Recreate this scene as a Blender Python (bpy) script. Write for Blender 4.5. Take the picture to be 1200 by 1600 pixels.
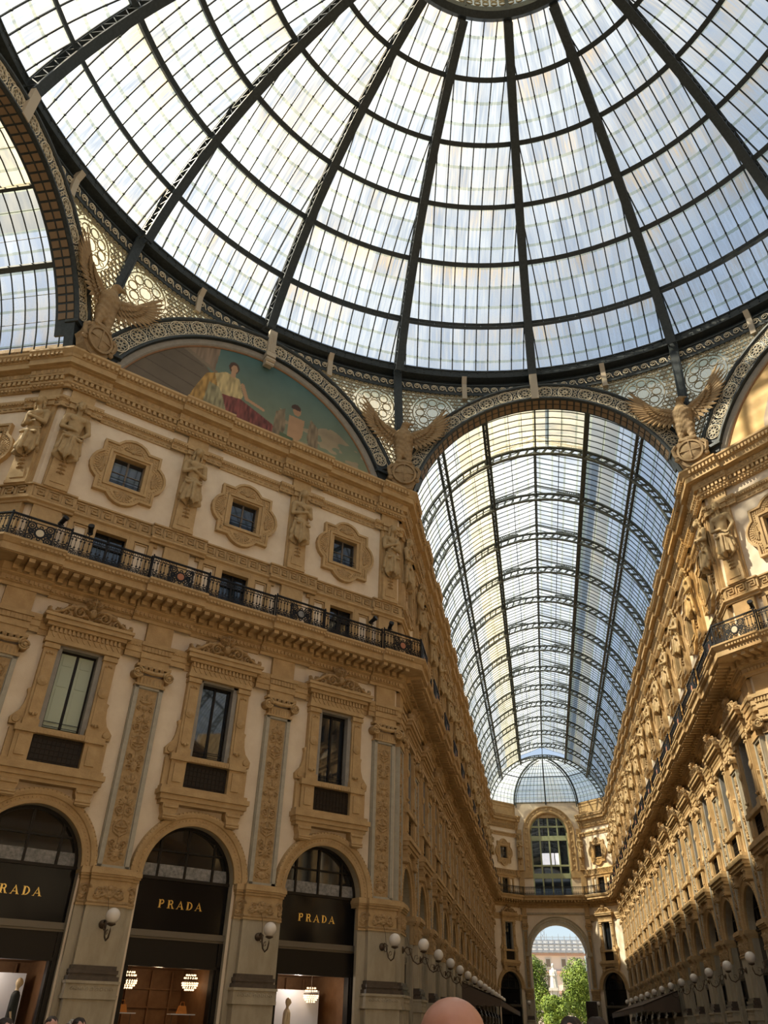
import bpy, math, random
import numpy as np
from mathutils import Vector, Matrix
random.seed(7); rng=np.random.RandomState(7)
PI=math.pi
for o in list(bpy.data.objects): bpy.data.objects.remove(o)
S=bpy.context.scene; COL=S.collection
# ------------------------------------------------------------------ camera
CX,CY,CZ=-1.905,-13.415,1.6
yaw,pitch,roll=-0.172,0.608,0.021
F=np.array([math.sin(yaw)*math.cos(pitch),math.cos(yaw)*math.cos(pitch),math.sin(pitch)])
R=np.array([math.cos(yaw),-math.sin(yaw),0.]); U=np.cross(R,F)
R2=R*math.cos(roll)+U*math.sin(roll); U2=-R*math.sin(roll)+U*math.cos(roll)
cd=bpy.data.cameras.new('camera'); cam=bpy.data.objects.new('camera',cd); COL.objects.link(cam)
cam.matrix_world=Matrix([[R2[0],U2[0],-F[0],CX],[R2[1],U2[1],-F[1],CY],[R2[2],U2[2],-F[2],CZ],[0,0,0,1]])
cd.sensor_fit='AUTO'; cd.sensor_width=36; cd.lens=1215.78*36/1600
cd.shift_x=-17.1/1600; cd.shift_y=-41.05/1600; cd.clip_end=2000
S.camera=cam
# ------------------------------------------------------------------ light
w=bpy.data.worlds.new('sky'); S.world=w; w.use_nodes=True
nt=w.node_tree; bg=nt.nodes['Background']
sky=nt.nodes.new('ShaderNodeTexSky'); sky.sky_type='NISHITA'; sky.sun_disc=False
sky.sun_elevation=math.radians(50); sky.sun_rotation=math.radians(-104); sky.dust_density=1.0; sky.ozone_density=1.0; sky.air_density=1.0
hz=nt.nodes.new('ShaderNodeMix'); hz.data_type='RGBA'; hz.blend_type='ADD'; hz.inputs[0].default_value=1.0   # bright thin summer haze over the sky
hz.inputs[7].default_value=(3.9,4.45,5.0,1)
nt.links.new(sky.outputs[0],hz.inputs[6]); nt.links.new(hz.outputs[2],bg.inputs[0]); bg.inputs[1].default_value=0.20
sd=bpy.data.lights.new('sun','SUN'); so=bpy.data.objects.new('sun',sd); COL.objects.link(so)
sd.energy=36; sd.angle=math.radians(1.0); sd.color=(1.0,.88,.68)
el=math.radians(49); L=Vector((.96*math.cos(el),.27*math.cos(el),-math.sin(el)))
so.rotation_euler=L.to_track_quat('-Z','Y').to_euler(); so.location=(-80,-20,90)
S.view_settings.view_transform='Standard'; S.view_settings.look='None'; S.view_settings.gamma=1
S.view_settings.use_curve_mapping=False; S.view_settings.exposure=-1.12
# ------------------------------------------------------------------ materials
def mat(name,col,rough=.7,metal=0,noise=0,scale=4,col2=None,bump=0,spec=.3,emit=0,stretch=None,bscale=None):
    m=bpy.data.materials.new(name); m.use_nodes=True; n=m.node_tree; b=n.nodes['Principled BSDF']
    b.inputs['Base Color'].default_value=(*col,1); b.inputs['Roughness'].default_value=rough
    b.inputs['Metallic'].default_value=metal; b.inputs['Specular IOR Level'].default_value=spec
    tc=n.nodes.new('ShaderNodeTexCoord')
    src=tc.outputs['Object']
    if stretch:
        mp=n.nodes.new('ShaderNodeMapping'); mp.inputs['Scale'].default_value=stretch
        n.links.new(src,mp.inputs[0]); src=mp.outputs[0]
    if noise or col2:
        t=n.nodes.new('ShaderNodeTexNoise'); t.inputs['Scale'].default_value=scale; t.inputs['Detail'].default_value=6; t.inputs['Roughness'].default_value=.65
        n.links.new(src,t.inputs['Vector'])
        r=n.nodes.new('ShaderNodeValToRGB'); r.color_ramp.elements[0].position=.32; r.color_ramp.elements[1].position=.68
        c2=col2 or tuple(c*(1-noise) for c in col)
        r.color_ramp.elements[0].color=(*c2,1); r.color_ramp.elements[1].color=(*col,1)
        n.links.new(t.outputs[0],r.inputs[0]); n.links.new(r.outputs[0],b.inputs['Base Color'])
    if bump:
        t2=n.nodes.new('ShaderNodeTexNoise'); t2.inputs['Scale'].default_value=bscale or 30; t2.inputs['Detail'].default_value=4
        n.links.new(tc.outputs['Object'],t2.inputs['Vector'])
        bp=n.nodes.new('ShaderNodeBump'); bp.inputs['Strength'].default_value=bump; bp.inputs['Distance'].default_value=.02
        n.links.new(t2.outputs[0],bp.inputs['Height']); n.links.new(bp.outputs[0],b.inputs['Normal'])
    if emit:
        b.inputs['Emission Color'].default_value=(*col,1); b.inputs['Emission Strength'].default_value=emit
    return m
M={}
M['plaster']=mat('cream_plaster',(.80,.685,.53),.85,scale=1.3,col2=(.70,.58,.43),bump=.15)
M['stone']=mat('ochre_stone',(.54,.375,.19),.75,scale=2.2,col2=(.41,.275,.13),bump=.35,bscale=18)
M['relief']=mat('carved_ochre',(.50,.345,.175),.8,scale=7,col2=(.33,.22,.105),bump=.5,bscale=40)
M['pier']=mat('grey_beige_stone',(.46,.40,.29),.6,scale=2.5,col2=(.34,.29,.20),bump=.2,stretch=(1,1,.35))
M['border']=mat('grey_pilaster_border',(.44,.41,.33),.6,scale=5,col2=(.36,.33,.26))
M['basest']=mat('dark_marble_base',(.11,.085,.065),.35,scale=6,col2=(.07,.055,.045))
M['iron']=mat('blue_grey_iron',(.05,.062,.068),.5,metal=.1,scale=8,col2=(.03,.038,.042))
M['vaultiron']=mat('grey_vault_iron',(.045,.055,.055),.55,metal=.1)
M['latticeiron']=mat('grey_green_lattice_iron',(.095,.11,.105),.6)
M['black']=mat('black_cast_iron',(.012,.012,.014),.45,metal=.3)
M['fret']=mat('cream_filigree',(.66,.59,.45),.7)
M['fretdark']=mat('bronze_fret_plate',(.25,.21,.135),.6)
M['console']=mat('pale_console_stone',(.46,.40,.31),.8)
M['gold']=mat('gold_letters',(.85,.62,.22),.25,metal=.9)
M['blackpanel']=mat('black_glass_fascia',(.009,.008,.008),.08,spec=.25)
M['bframe']=mat('black_steel_frame',(.02,.017,.014),.4,metal=.5)
M['beam']=mat('bronze_grey_beam',(.16,.14,.11),.4,metal=.4)
M['glassdark']=mat('dark_window_glass',(.012,.016,.020),.03,spec=1.0)
M['fanglass']=mat('dark_fanlight_glass',(.014,.014,.014),.04,spec=.8)
M['shutter']=mat('grey_green_shutter',(.42,.47,.36),.5)
M['wframe']=mat('grey_wood_window_frame',(.16,.13,.10),.5)
M['globe']=mat('white_glass_globe',(.80,.74,.66),.15,spec=.5)
M['brass']=mat('dull_bronze_bracket',(.10,.07,.045),.45,metal=.6)
M['floor']=mat('marble_floor',(.26,.22,.18),.3,scale=1.5,col2=(.2,.165,.13))
M['eagle']=mat('brown_eagle_stone',(.36,.25,.13),.75,scale=6,col2=(.25,.165,.085),bump=.4,bscale=25)
M['statue']=mat('carved_figure_stone',(.47,.34,.18),.75,scale=4,col2=(.36,.25,.12),bump=.25)
M['mframe']=mat('grey_lunette_border',(.32,.30,.26),.8,scale=5,col2=(.25,.235,.21))
M['terracotta']=mat('terracotta_roundel',(.40,.17,.10),.7)
M['silver']=mat('silvery_marbled_panel',(.33,.32,.30),.4,scale=10,col2=(.12,.12,.12))
M['tile']=mat('brown_soffit_tile',(.22,.155,.095),.6)
M['greenframe']=mat('pale_green_window_frame',(.36,.40,.24),.5)
M['awning']=mat('brown_awning_canvas',(.13,.095,.07),.9)
M['leaf']=mat('mottled_green_leaves',(.20,.27,.03),.6,scale=1.1,col2=(.035,.08,.012))  # yellow-green mottled at random with dark green
M['bark']=mat('tree_bark',(.12,.09,.06),.9)
M['marble']=mat('white_marble',(.52,.50,.46),.6)
M['pinkwall']=mat('pale_pink_building_wall',(.62,.52,.46),.8)
M['scaf']=mat('scaffold_steel',(.30,.31,.33),.5,metal=.5)
M['net']=mat('pale_scaffold_net',(.62,.65,.68),.9)
M['skin']=mat('skin',(.56,.32,.26),.38,scale=9,col2=(.50,.26,.20),spec=.4)
M['hair']=mat('dark_hair',(.03,.02,.015),.6)
M['shirt']=mat('grey_shirt',(.12,.13,.15),.9)
M['phone']=mat('black_phone',(.01,.01,.012),.3)
M['manq']=mat('beige_mannequin',(.75,.60,.38),.4)
M['coat']=mat('dark_coat',(.05,.055,.05),.85)
M['wood']=mat('warm_brown_interior',(.28,.15,.07),.5,scale=3,col2=(.2,.1,.045))
M['backdrop']=mat('white_display_backdrop',(.75,.73,.70),.7)
M['amber']=mat('amber_lamp_glass',(1,.55,.2),.3,emit=9)
M['crystal']=mat('crystal_chandelier',(1,.72,.42),.2,emit=5)
M['red']=mat('red_garment',(.4,.04,.03),.7)
M['orange']=mat('orange_bag',(.6,.22,.04),.5)

def glassmat(name,tint=(.93,.97,1.0),mixf=.28,trans=(.60,.64,.66),warm=(.9,.66,.30),warmamt=.3,pu=.66,pv=.95,streak=(9,.7),lapdir=1,laptint=(.42,.47,.33),tier=None):
    """thin dirty glass: partly clear, partly diffusing; laps, streaks and rust stains are dirt on the panes (UV in metres)"""
    m=bpy.data.materials.new(name); m.use_nodes=True; n=m.node_tree; n.nodes.remove(n.nodes['Principled BSDF'])
    out=n.nodes['Material Output']; N=n.nodes.new; K=n.links.new
    def math_(op,a,b=None,c=None):
        q=N('ShaderNodeMath'); q.operation=op
        for i,x in enumerate((a,b,c)):
            if x is None: continue
            if isinstance(x,(int,float)): q.inputs[i].default_value=x
            else: K(x,q.inputs[i])
        return q.outputs[0]
    uv=N('ShaderNodeUVMap').outputs[0]; sx=N('ShaderNodeSeparateXYZ'); K(uv,sx.inputs[0]); u,v=sx.outputs[0],sx.outputs[1]
    pu_=math_('DIVIDE',u,pu); pv_=math_('DIVIDE',v,pv)
    fu=math_('FRACT',pu_); fv=math_('FRACT',pv_); iu=math_('FLOOR',pu_); iv=math_('FLOOR',pv_)
    cb=N('ShaderNodeCombineXYZ'); K(iu,cb.inputs[0]); K(iv,cb.inputs[1])
    wn=N('ShaderNodeTexWhiteNoise'); wn.noise_dimensions='2D'; K(cb.outputs[0],wn.inputs['Vector'])
    mp=N('ShaderNodeMapping'); mp.inputs['Scale'].default_value=(streak[0],streak[1],1); K(uv,mp.inputs[0])
    ns=N('ShaderNodeTexNoise'); ns.inputs['Scale'].default_value=1; ns.inputs['Detail'].default_value=5; K(mp.outputs[0],ns.inputs['Vector'])
    nb=N('ShaderNodeTexNoise'); nb.inputs['Scale'].default_value=.16; nb.inputs['Detail'].default_value=4; K(uv,nb.inputs['Vector'])
    # lap band at each pane row
    wob=math_('MULTIPLY_ADD',ns.outputs[0],.12,.80)
    lap=math_('GREATER_THAN',fv if lapdir else fu,wob)
    def mix(f,a,b):
        q=N('ShaderNodeMix'); q.data_type='RGBA'
        if isinstance(f,(int,float)): q.inputs[0].default_value=f
        else: K(f,q.inputs[0])
        for i,x in ((6,a),(7,b)):
            if isinstance(x,tuple): q.inputs[i].default_value=(*x,1)
            else: K(x,q.inputs[i])
        return q.outputs[2]
    wr=N('ShaderNodeMapRange'); wr.inputs[1].default_value=.50; wr.inputs[2].default_value=.72; wr.inputs[3].default_value=0; wr.inputs[4].default_value=warmamt; K(nb.outputs[0],wr.inputs[0])
    sr=N('ShaderNodeMapRange'); sr.inputs[1].default_value=.35; sr.inputs[2].default_value=.75; sr.inputs[3].default_value=0; sr.inputs[4].default_value=1; K(ns.outputs[0],sr.inputs[0])
    warmf=math_('MULTIPLY',wr.outputs[0],math_('MULTIPLY_ADD',sr.outputs[0],.9,.4))
    # rust runs washed down from the ring above each tier of panes
    if tier:
        ft=math_('FRACT',math_('DIVIDE',v,tier)); fr=N('ShaderNodeMapRange'); fr.inputs[1].default_value=.45; fr.inputs[2].default_value=1.0; fr.inputs[3].default_value=0; fr.inputs[4].default_value=1; K(ft,fr.inputs[0])
        n2=N('ShaderNodeTexNoise'); n2.inputs['Scale'].default_value=1; m2=N('ShaderNodeMapping'); m2.inputs['Scale'].default_value=(.35,.25,1); K(uv,m2.inputs[0]); K(m2.outputs[0],n2.inputs['Vector'])
        r2=N('ShaderNodeMapRange'); r2.inputs[1].default_value=.42; r2.inputs[2].default_value=.62; K(n2.outputs[0],r2.inputs[0])
        run=math_('MULTIPLY',math_('MULTIPLY',fr.outputs[0],r2.outputs[0]),math_('MULTIPLY_ADD',sr.outputs[0],1.2,.1)); run=math_('MINIMUM',run,.55)
        warmf=math_('MAXIMUM',warmf,run)
    vv=math_('MULTIPLY_ADD',wn.outputs[0],.16,.84)
    vv=math_('MULTIPLY',vv,math_('MULTIPLY_ADD',sr.outputs[0],-.20,1.0))
    c=mix(warmf,tint,warm); c=mix(math_('MULTIPLY',lap,.75),c,laptint)
    hv=N('ShaderNodeVectorMath'); hv.operation='SCALE'; K(c,hv.inputs[0]); K(vv,hv.inputs['Scale'])
    tr=N('ShaderNodeBsdfTransparent'); K(hv.outputs[0],tr.inputs[0])
    c2=mix(warmf,trans,warm); c2=mix(math_('MULTIPLY',lap,.5),c2,laptint)
    tl=N('ShaderNodeBsdfTranslucent'); K(c2,tl.inputs[0])
    ms=N('ShaderNodeMixShader'); K(math_('MULTIPLY_ADD',math_('SUBTRACT',wn.outputs[0],.5),.14,math_('MULTIPLY_ADD',sr.outputs[0],.25,mixf-.1)),ms.inputs[0]); K(tr.outputs[0],ms.inputs[1]); K(tl.outputs[0],ms.inputs[2])
    K(ms.outputs[0],out.inputs[0]); return m
M['domeglass']=glassmat('weathered_dome_glass',tier=3.15,pv=1.05,warmamt=.45,warm=(.88,.62,.30))
M['vaultglass']=glassmat('weathered_vault_glass',pu=.545,pv=.80,streak=(3,.8),warmamt=.30)
M['vaultglasswarm']=glassmat('yellowed_vault_glass',tint=(.93,.86,.66),trans=(.85,.76,.54),pu=.545,pv=.80,streak=(3,.8),warmamt=.6)
M['skyglass']=glassmat('clean_skylight_glass',pu=.545,pv=.80,streak=(3,.8),warmamt=.05,mixf=.35)
M['fretglass']=glassmat('cream_fret_glass',tint=(1,.93,.70),trans=(.9,.78,.5),pu=5,pv=5,warmamt=.2,mixf=.4)
M['apseglass']=glassmat('apse_glass',pu=.5,pv=.6,warmamt=.5,mixf=.45,tint=(.85,.88,.82))

# ------------------------------------------------------------------ mesh builder
class MB:
    def __init__(s,xf=None): s.v=[];s.f=[];s.m=[];s.uv=[];s.xf=xf;s.n=0;s.hasuv=False
    def add(s,vs,fs,m=0,uv=None):
        vs=np.asarray(vs,float)
        if uv is None: uv=np.zeros((len(vs),2))
        else: s.hasuv=True
        if s.xf is not None: vs=s.xf(vs)
        s.v.append(vs); s.uv.append(np.asarray(uv,float)); n=s.n
        s.f+= [tuple(i+n for i in f) for f in fs]; s.m+=[m]*len(fs); s.n+=len(vs)
    def box(s,x0,x1,y0,y1,z0,z1,m=0):
        s.add([(x0,y0,z0),(x1,y0,z0),(x1,y1,z0),(x0,y1,z0),(x0,y0,z1),(x1,y0,z1),(x1,y1,z1),(x0,y1,z1)],
              [(0,3,2,1),(4,5,6,7),(0,1,5,4),(1,2,6,5),(2,3,7,6),(3,0,4,7)],m)
    def quad(s,a,b,c,d,m=0,uv=None): s.add([a,b,c,d],[(0,1,2,3)],m,uv)
    def tube(s,pts,r,n=6,closed=False,m=0,flat=1.0,up=None):
        P=np.asarray(pts,float); k=len(P)
        if np.isscalar(r): r=[r]*k
        T=np.zeros_like(P)
        if closed: T=np.roll(P,-1,0)-np.roll(P,1,0)
        else:
            T[1:-1]=P[2:]-P[:-2]; T[0]=P[1]-P[0]; T[-1]=P[-1]-P[-2]
        T/= (np.linalg.norm(T,axis=1,keepdims=True)+1e-12)
        ref=np.array(up if up is not None else (0,0,1.)); 
        if up is None and abs(T[:,2]).mean()>.8: ref=np.array((0,1.,0))
        A=np.cross(T,ref); A/= (np.linalg.norm(A,axis=1,keepdims=True)+1e-9); B=np.cross(T,A)
        vs=[]
        for j in range(k):
            for i in range(n):
                a=2*PI*i/n+PI/n; vs.append(P[j]+r[j]*(math.cos(a)*A[j]+flat*math.sin(a)*B[j]))
        fs=[]
        for j in range(k if closed else k-1):
            j2=(j+1)%k
            for i in range(n):
                i2=(i+1)%n; fs.append((j*n+i,j2*n+i,j2*n+i2,j*n+i2))
        if not closed: fs+=[tuple(range(n))[::-1],tuple((k-1)*n+i for i in range(n))]
        s.add(vs,fs,m)
    def lathe(s,prof,n=16,c=(0,0,0),axis='z',m=0,caps=True):
        vs=[];k=len(prof)
        for (r,h) in prof:
            for i in range(n):
                a=2*PI*i/n; x,y=r*math.cos(a),r*math.sin(a)
                if axis=='z': vs.append((c[0]+x,c[1]+y,c[2]+h))
                else: vs.append((c[0]+x,c[1]-h,c[2]+y))
        fs=[]
        for j in range(k-1):
            for i in range(n): fs.append((j*n+i,j*n+(i+1)%n,(j+1)*n+(i+1)%n,(j+1)*n+i))
        if caps: fs+=[tuple(range(n))[::-1],tuple((k-1)*n+i for i in range(n))]
        s.add(vs,fs,m)
    def prism(s,poly,y0,y1,m=0):
        """poly in x,z extruded along y (y0 front)"""
        n=len(poly); vs=[(x,y0,z) for x,z in poly]+[(x,y1,z) for x,z in poly]
        fs=[tuple(range(n)),tuple(range(n,2*n))[::-1]]+[(i,i+n,(i+1)%n+n,(i+1)%n) for i in range(n)]
        s.add(vs,fs,m)
    def ring(s,cx,cz,r,wd,y0,y1,n=14,m=0,a0=0,a1=2*PI):
        """flat annulus in x,z plane with thickness"""
        full=abs(a1-a0-2*PI)<1e-6; k=n if full else n+1; vs=[]
        for i in range(k):
            a=a0+(a1-a0)*i/n; c,sn=math.cos(a),math.sin(a)
            for rr,y in ((r-wd/2,y0),(r+wd/2,y0),(r+wd/2,y1),(r-wd/2,y1)): vs.append((cx+rr*c,y,cz+rr*sn))
        fs=[]
        for i in range(n):
            j=(i+1)%k
            for q in range(4): fs.append((i*4+q,i*4+(q+1)%4,j*4+(q+1)%4,j*4+q))
        s.add(vs,fs,m)
    def sweep_arc(s,prof,cx,cz,a0,a1,n=28,m=0,legs=None,closed=True):
        """prof list of (r,y) swept about (cx,cz) in xz plane; legs z: extends straight down to z at both ends"""
        path=[]
        if legs is not None: path.append((a0,legs))
        path+= [(a0+(a1-a0)*i/n,None) for i in range(n+1)]
        if legs is not None: path.append((a1,legs))
        vs=[];k=len(prof)
        for a,lz in path:
            for r,y in prof:
                vs.append((cx+r*math.cos(a),y,lz if lz is not None else cz+r*math.sin(a)))
        fs=[]
        for i in range(len(path)-1):
            for q in range(k if closed else k-1):
                q2=(q+1)%k; fs.append((i*k+q,i*k+q2,(i+1)*k+q2,(i+1)*k+q))
        if closed: fs+=[tuple(range(k))[::-1],tuple((len(path)-1)*k+i for i in range(k))]
        s.add(vs,fs,m)
    def mesh(s,name,mats,smooth=False,zb=0):
        me=bpy.data.meshes.new(name); V=np.vstack(s.v); 
        if zb: V=V-np.array([0,0,zb])
        me.from_pydata(V.tolist(),[],s.f)
        if not isinstance(mats,(list,tuple)): mats=[mats]
        for q in mats: me.materials.append(q)
        if len(mats)>1: me.polygons.foreach_set('material_index',s.m)
        if smooth: me.polygons.foreach_set('use_smooth',[True]*len(me.polygons))
        if s.hasuv:
            ul=me.uv_layers.new(name='UVMap'); UV=np.vstack(s.uv)
            li=np.zeros(len(me.loops),int); me.loops.foreach_get('vertex_index',li)
            ul.data.foreach_set('uv',UV[li].ravel())
        me.update(); return me
    def build(s,name,mats,parent=None,smooth=False,zb=0,**k):
        o=bpy.data.objects.new(name,s.mesh(name,mats,smooth,zb)); COL.objects.link(o)
        if parent: o.parent=parent
        for a,b in k.items(): o[a]=b
        return o
def empty(name,loc=(0,0,0),rz=0,label=None,cat=None,group=None):
    o=bpy.data.objects.new(name,None); COL.objects.link(o); o.location=loc; o.rotation_euler=(0,0,rz); o.empty_display_size=.3
    if label: o['label']=label
    if cat: o['category']=cat
    if group: o['group']=group
    return o
def tag(o,label,cat,group=None,kind=None):
    o['label']=label; o['category']=cat
    if group: o['group']=group
    if kind: o['kind']=kind
    return o
def struct(o): o['kind']='structure'; return o
def copy_tree(o,parent=None):
    c=o.copy(); COL.objects.link(c)
    if parent is not None: c.parent=parent
    for ch in CH.get(o.name,[]) or list(o.children): copy_tree(ch,c)
    return c
CH={}
def protofreeze(o):
    CH[o.name]=list(o.children)
    for c in o.children: protofreeze(c)
def part(p,name,mb,mats,smooth=False,zb=0): return mb.build(name,mats,p,smooth,zb)
# ------------------------------------------------------------------ SDF sculpting (smooth unions, surface nets)
def sdf_mesh(fn,lo,hi,h):
    lo=np.array(lo,float); hi=np.array(hi,float); n=np.ceil((hi-lo)/h).astype(int)+1
    ax=[lo[i]+h*np.arange(n[i]) for i in range(3)]
    X,Y,Z=np.meshgrid(*ax,indexing='ij'); D=fn(X,Y,Z)
    ins=D<0
    c=np.zeros((n[0]-1,n[1]-1,n[2]-1)); 
    for dx in (0,1):
        for dy in (0,1):
            for dz in (0,1): c=c+ins[dx:n[0]-1+dx,dy:n[1]-1+dy,dz:n[2]-1+dz]
    act=(c>0)&(c<8); idx=-np.ones(act.shape,int); ids=np.argwhere(act); idx[act]=np.arange(len(ids))
    acc=np.zeros((len(ids),3)); cnt=np.zeros(len(ids))
    i,j,k=ids.T
    cs=[(0,0,0),(1,0,0),(0,1,0),(1,1,0),(0,0,1),(1,0,1),(0,1,1),(1,1,1)]
    for a in range(8):
        for b in range(a+1,8):
            A,B=cs[a],cs[b]
            if sum(abs(A[q]-B[q]) for q in range(3))!=1: continue
            da=D[i+A[0],j+A[1],k+A[2]]; db=D[i+B[0],j+B[1],k+B[2]]
            cr=(da<0)!=(db<0); t=np.where(cr,da/(da-db+1e-12),0)
            for q in range(3): acc[:,q]+=np.where(cr,A[q]+(B[q]-A[q])*t,0)
            cnt+=cr
    V=lo+h*(ids+acc/cnt[:,None]); Fs=[]
    for axx in range(3):
        sl=[slice(None)]*3; sl[axx]=slice(0,-1); sl2=[slice(None)]*3; sl2[axx]=slice(1,None)
        ch=ins[tuple(sl)]!=ins[tuple(sl2)]; e=np.argwhere(ch)
        o1,o2=[(1,2),(2,0),(0,1)][axx]
        m=(e[:,o1]>0)&(e[:,o2]>0)&(e[:,o1]<n[o1]-1)&(e[:,o2]<n[o2]-1); e=e[m]
        def g(d1,d2):
            q=e.copy(); q[:,o1]-=d1; q[:,o2]-=d2; return idx[q[:,0],q[:,1],q[:,2]]
        qd=np.stack([g(1,1),g(0,1),g(0,0),g(1,0)],1)
        s_=ins[e[:,0],e[:,1],e[:,2]]; qd[~s_]=qd[~s_][:,::-1]
        Fs+=qd.tolist()
    return V,Fs
def cap(p,a,b,ra,rb=None,sc=(1,1,1)):
    rb=ra if rb is None else rb
    X,Y,Z=p; a=np.array(a,float);b=np.array(b,float); d=b-a; L2=(d@d)+1e-12
    t=np.clip(((X-a[0])*d[0]+(Y-a[1])*d[1]+(Z-a[2])*d[2])/L2,0,1)
    return np.sqrt(((X-a[0]-t*d[0])/sc[0])**2+((Y-a[1]-t*d[1])/sc[1])**2+((Z-a[2]-t*d[2])/sc[2])**2)-(ra+(rb-ra)*t)
def ell(p,c,r):
    X,Y,Z=p; k=np.sqrt(((X-c[0])/r[0])**2+((Y-c[1])/r[1])**2+((Z-c[2])/r[2])**2)
    return (k-1)*min(r)
def su(a,b,k=.05):
    h=np.clip(.5+.5*(b-a)/k,0,1); return b*(1-h)+a*h-k*h*(1-h)
# ------------------------------------------------------------------ relief heightfields
class Relief:
    def __init__(s,w,h,res): s.w,s.h=w,h; s.nx=int(w/res)+1; s.nz=int(h/res)+1
    def start(s):
        s.X,s.Z=np.meshgrid(np.linspace(-s.w/2,s.w/2,s.nx),np.linspace(0,s.h,s.nz),indexing='ij'); s.H=np.zeros_like(s.X); return s
    def blob(s,x,z,rx,rz,h,ang=0):
        c,sn=math.cos(ang),math.sin(ang); dx=s.X-x;dz=s.Z-z; u=(dx*c+dz*sn)/rx; v=(-dx*sn+dz*c)/rz
        q=np.clip(1-u*u-v*v,0,None); s.H=np.maximum(s.H,h*np.sqrt(q))
    def stroke(s,pts,r0,r1,h):
        n=len(pts)-1
        for i in range(n):
            a,b=np.array(pts[i]),np.array(pts[i+1]); d=b-a; L2=d@d+1e-9
            t=np.clip(((s.X-a[0])*d[0]+(s.Z-a[1])*d[1])/L2,0,1); r=r0+(r1-r0)*(i+t)/n
            q=1-((s.X-a[0]-t*d[0])**2+(s.Z-a[1]-t*d[1])**2)/r**2
            s.H=np.maximum(s.H,h*np.sqrt(np.clip(q,0,None)))
    def sym(s,f,*a,**k):
        f(*a,**k)
    def spiral(s,x,z,r,turn,a0,dirn,wd,h):
        pts=[]
        for i in range(int(14*turn)+1):
            t=i/(14*turn); a=a0+dirn*2*PI*turn*t; rr=r*(1-.85*t); pts.append((x+rr*math.cos(a),z+rr*math.sin(a)))
        s.stroke(pts,wd,wd*.6,h); s.blob(x,z,r*.22,r*.22,h*1.3)
    def leaf(s,x,z,L,W,ang,h):
        s.blob(x+L/2*math.cos(ang),z+L/2*math.sin(ang),L/2,W/2,h,ang)
        s.stroke([(x,z),(x+L*.9*math.cos(ang),z+L*.9*math.sin(ang))],W*.12,W*.05,h*1.35)
    def acanthus(s,x,z,L,ang,h,side=1):
        for q in (-.9,-.45,0,.45,.9): s.leaf(x,z,L*(1-.25*abs(q)),L*.3,ang+q*.9*side,h*(1-.15*abs(q)))
    def mirror(s): s.H=np.maximum(s.H,s.H[::-1])
    def add(s,mb,x0,z0,y0,cull=0,m=0,ang=0):
        idx=-np.ones(s.H.shape,int); keep=s.H>cull if cull else np.ones(s.H.shape,bool)
        cell=keep[:-1,:-1]|keep[1:,:-1]|keep[:-1,1:]|keep[1:,1:] if cull else np.ones((s.nx-1,s.nz-1),bool)
        use=np.zeros(s.H.shape,bool); use[:-1,:-1]|=cell; use[1:,:-1]|=cell; use[:-1,1:]|=cell; use[1:,1:]|=cell
        idx[use]=np.arange(use.sum()); c,sn=math.cos(ang),math.sin(ang)
        x=s.X[use]; z=s.Z[use]-s.h/2*(1 if ang else 0)
        vs=np.stack([x0+x*c-z*sn,y0-s.H[use],z0+x*sn+z*c],1)
        ii,jj=np.nonzero(cell)
        fs=np.stack([idx[ii,jj],idx[ii+1,jj],idx[ii+1,jj+1],idx[ii,jj+1]],1).tolist(); mb.add(vs,fs,m)
# ------------------------------------------------------------------ plan of the place
a_,A_=7.25,18.70; Y0,Y1,XE=88.4,91.7,3.95
HC=23.49
BAY=4.9; NB=14
class Wall:
    def __init__(s,name,P0,P1,breaks,c0=True,c1=True):
        s.name=name; s.P0=np.array(P0,float); s.P1=np.array(P1,float); d=s.P1-s.P0; s.L=np.linalg.norm(d); s.t=d/s.L
        s.n=np.array([s.t[1],-s.t[0]]); s.breaks=breaks; s.rz=math.atan2(s.t[1],s.t[0])
    def pt(s,u,e=0,z=0): p=s.P0+s.t*u+s.n*e; return (p[0],p[1],z)
DL=(A_-a_)*math.sqrt(2); hb=1.12
diagb=[(0,1.5),(DL/2-2.55-hb,DL/2-2.55+hb),(DL/2+2.55-hb,DL/2+2.55+hb),(DL-1.5,DL)]
armL=Y0-A_
armb=[(0,1.5)]+[(.5+BAY*k-hb*.96,.5+BAY*k+hb*.96) for k in range(1,NB)]+[(armL-1.6,armL)]
def rev(b,L): return [(L-y,L-x) for x,y in b[::-1]]
apL=math.hypot(a_-XE,Y1-Y0)
TL=14.7
W_={}
chain=[Wall('transept_left',(-A_-TL,a_),(-A_,a_),[(TL-10.3-hb,TL-10.3+hb),(TL-5.4-hb,TL-5.4+hb),(TL-1.5,TL)]),
 Wall('diagonal_left',(-A_,a_),(-a_,A_),diagb), Wall('arcade_left',(-a_,A_),(-a_,Y0),armb),
 Wall('apse_left',(-a_,Y0),(-XE,Y1),[(0,.3),(apL-.5,apL)]), Wall('end',(-XE,Y1),(XE,Y1),[(0,.7),(2*XE-.7,2*XE)]),
 Wall('apse_right',(XE,Y1),(a_,Y0),[(0,.5),(apL-.3,apL)]), Wall('arcade_right',(a_,Y0),(a_,A_),rev(armb,armL)),
 Wall('diagonal_right',(a_,A_),(A_,a_),diagb), Wall('transept_right',(A_,a_),(A_+TL,a_),[(0,1.5),(5.4-hb,5.4+hb),(10.3-hb,10.3+hb)])]
for q in chain: W_[q.name]=q
def seg(name,P0,P1,br): return Wall(name,P0,P1,br)
chain_back=[seg('b0',(A_+TL,-a_),(A_,-a_),[(TL-1.5,TL)]),seg('diagonal_rear_right',(A_,-a_),(a_,-A_),diagb),seg('b1',(a_,-A_),(a_,-A_-30),[(0,1.5)])]
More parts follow.
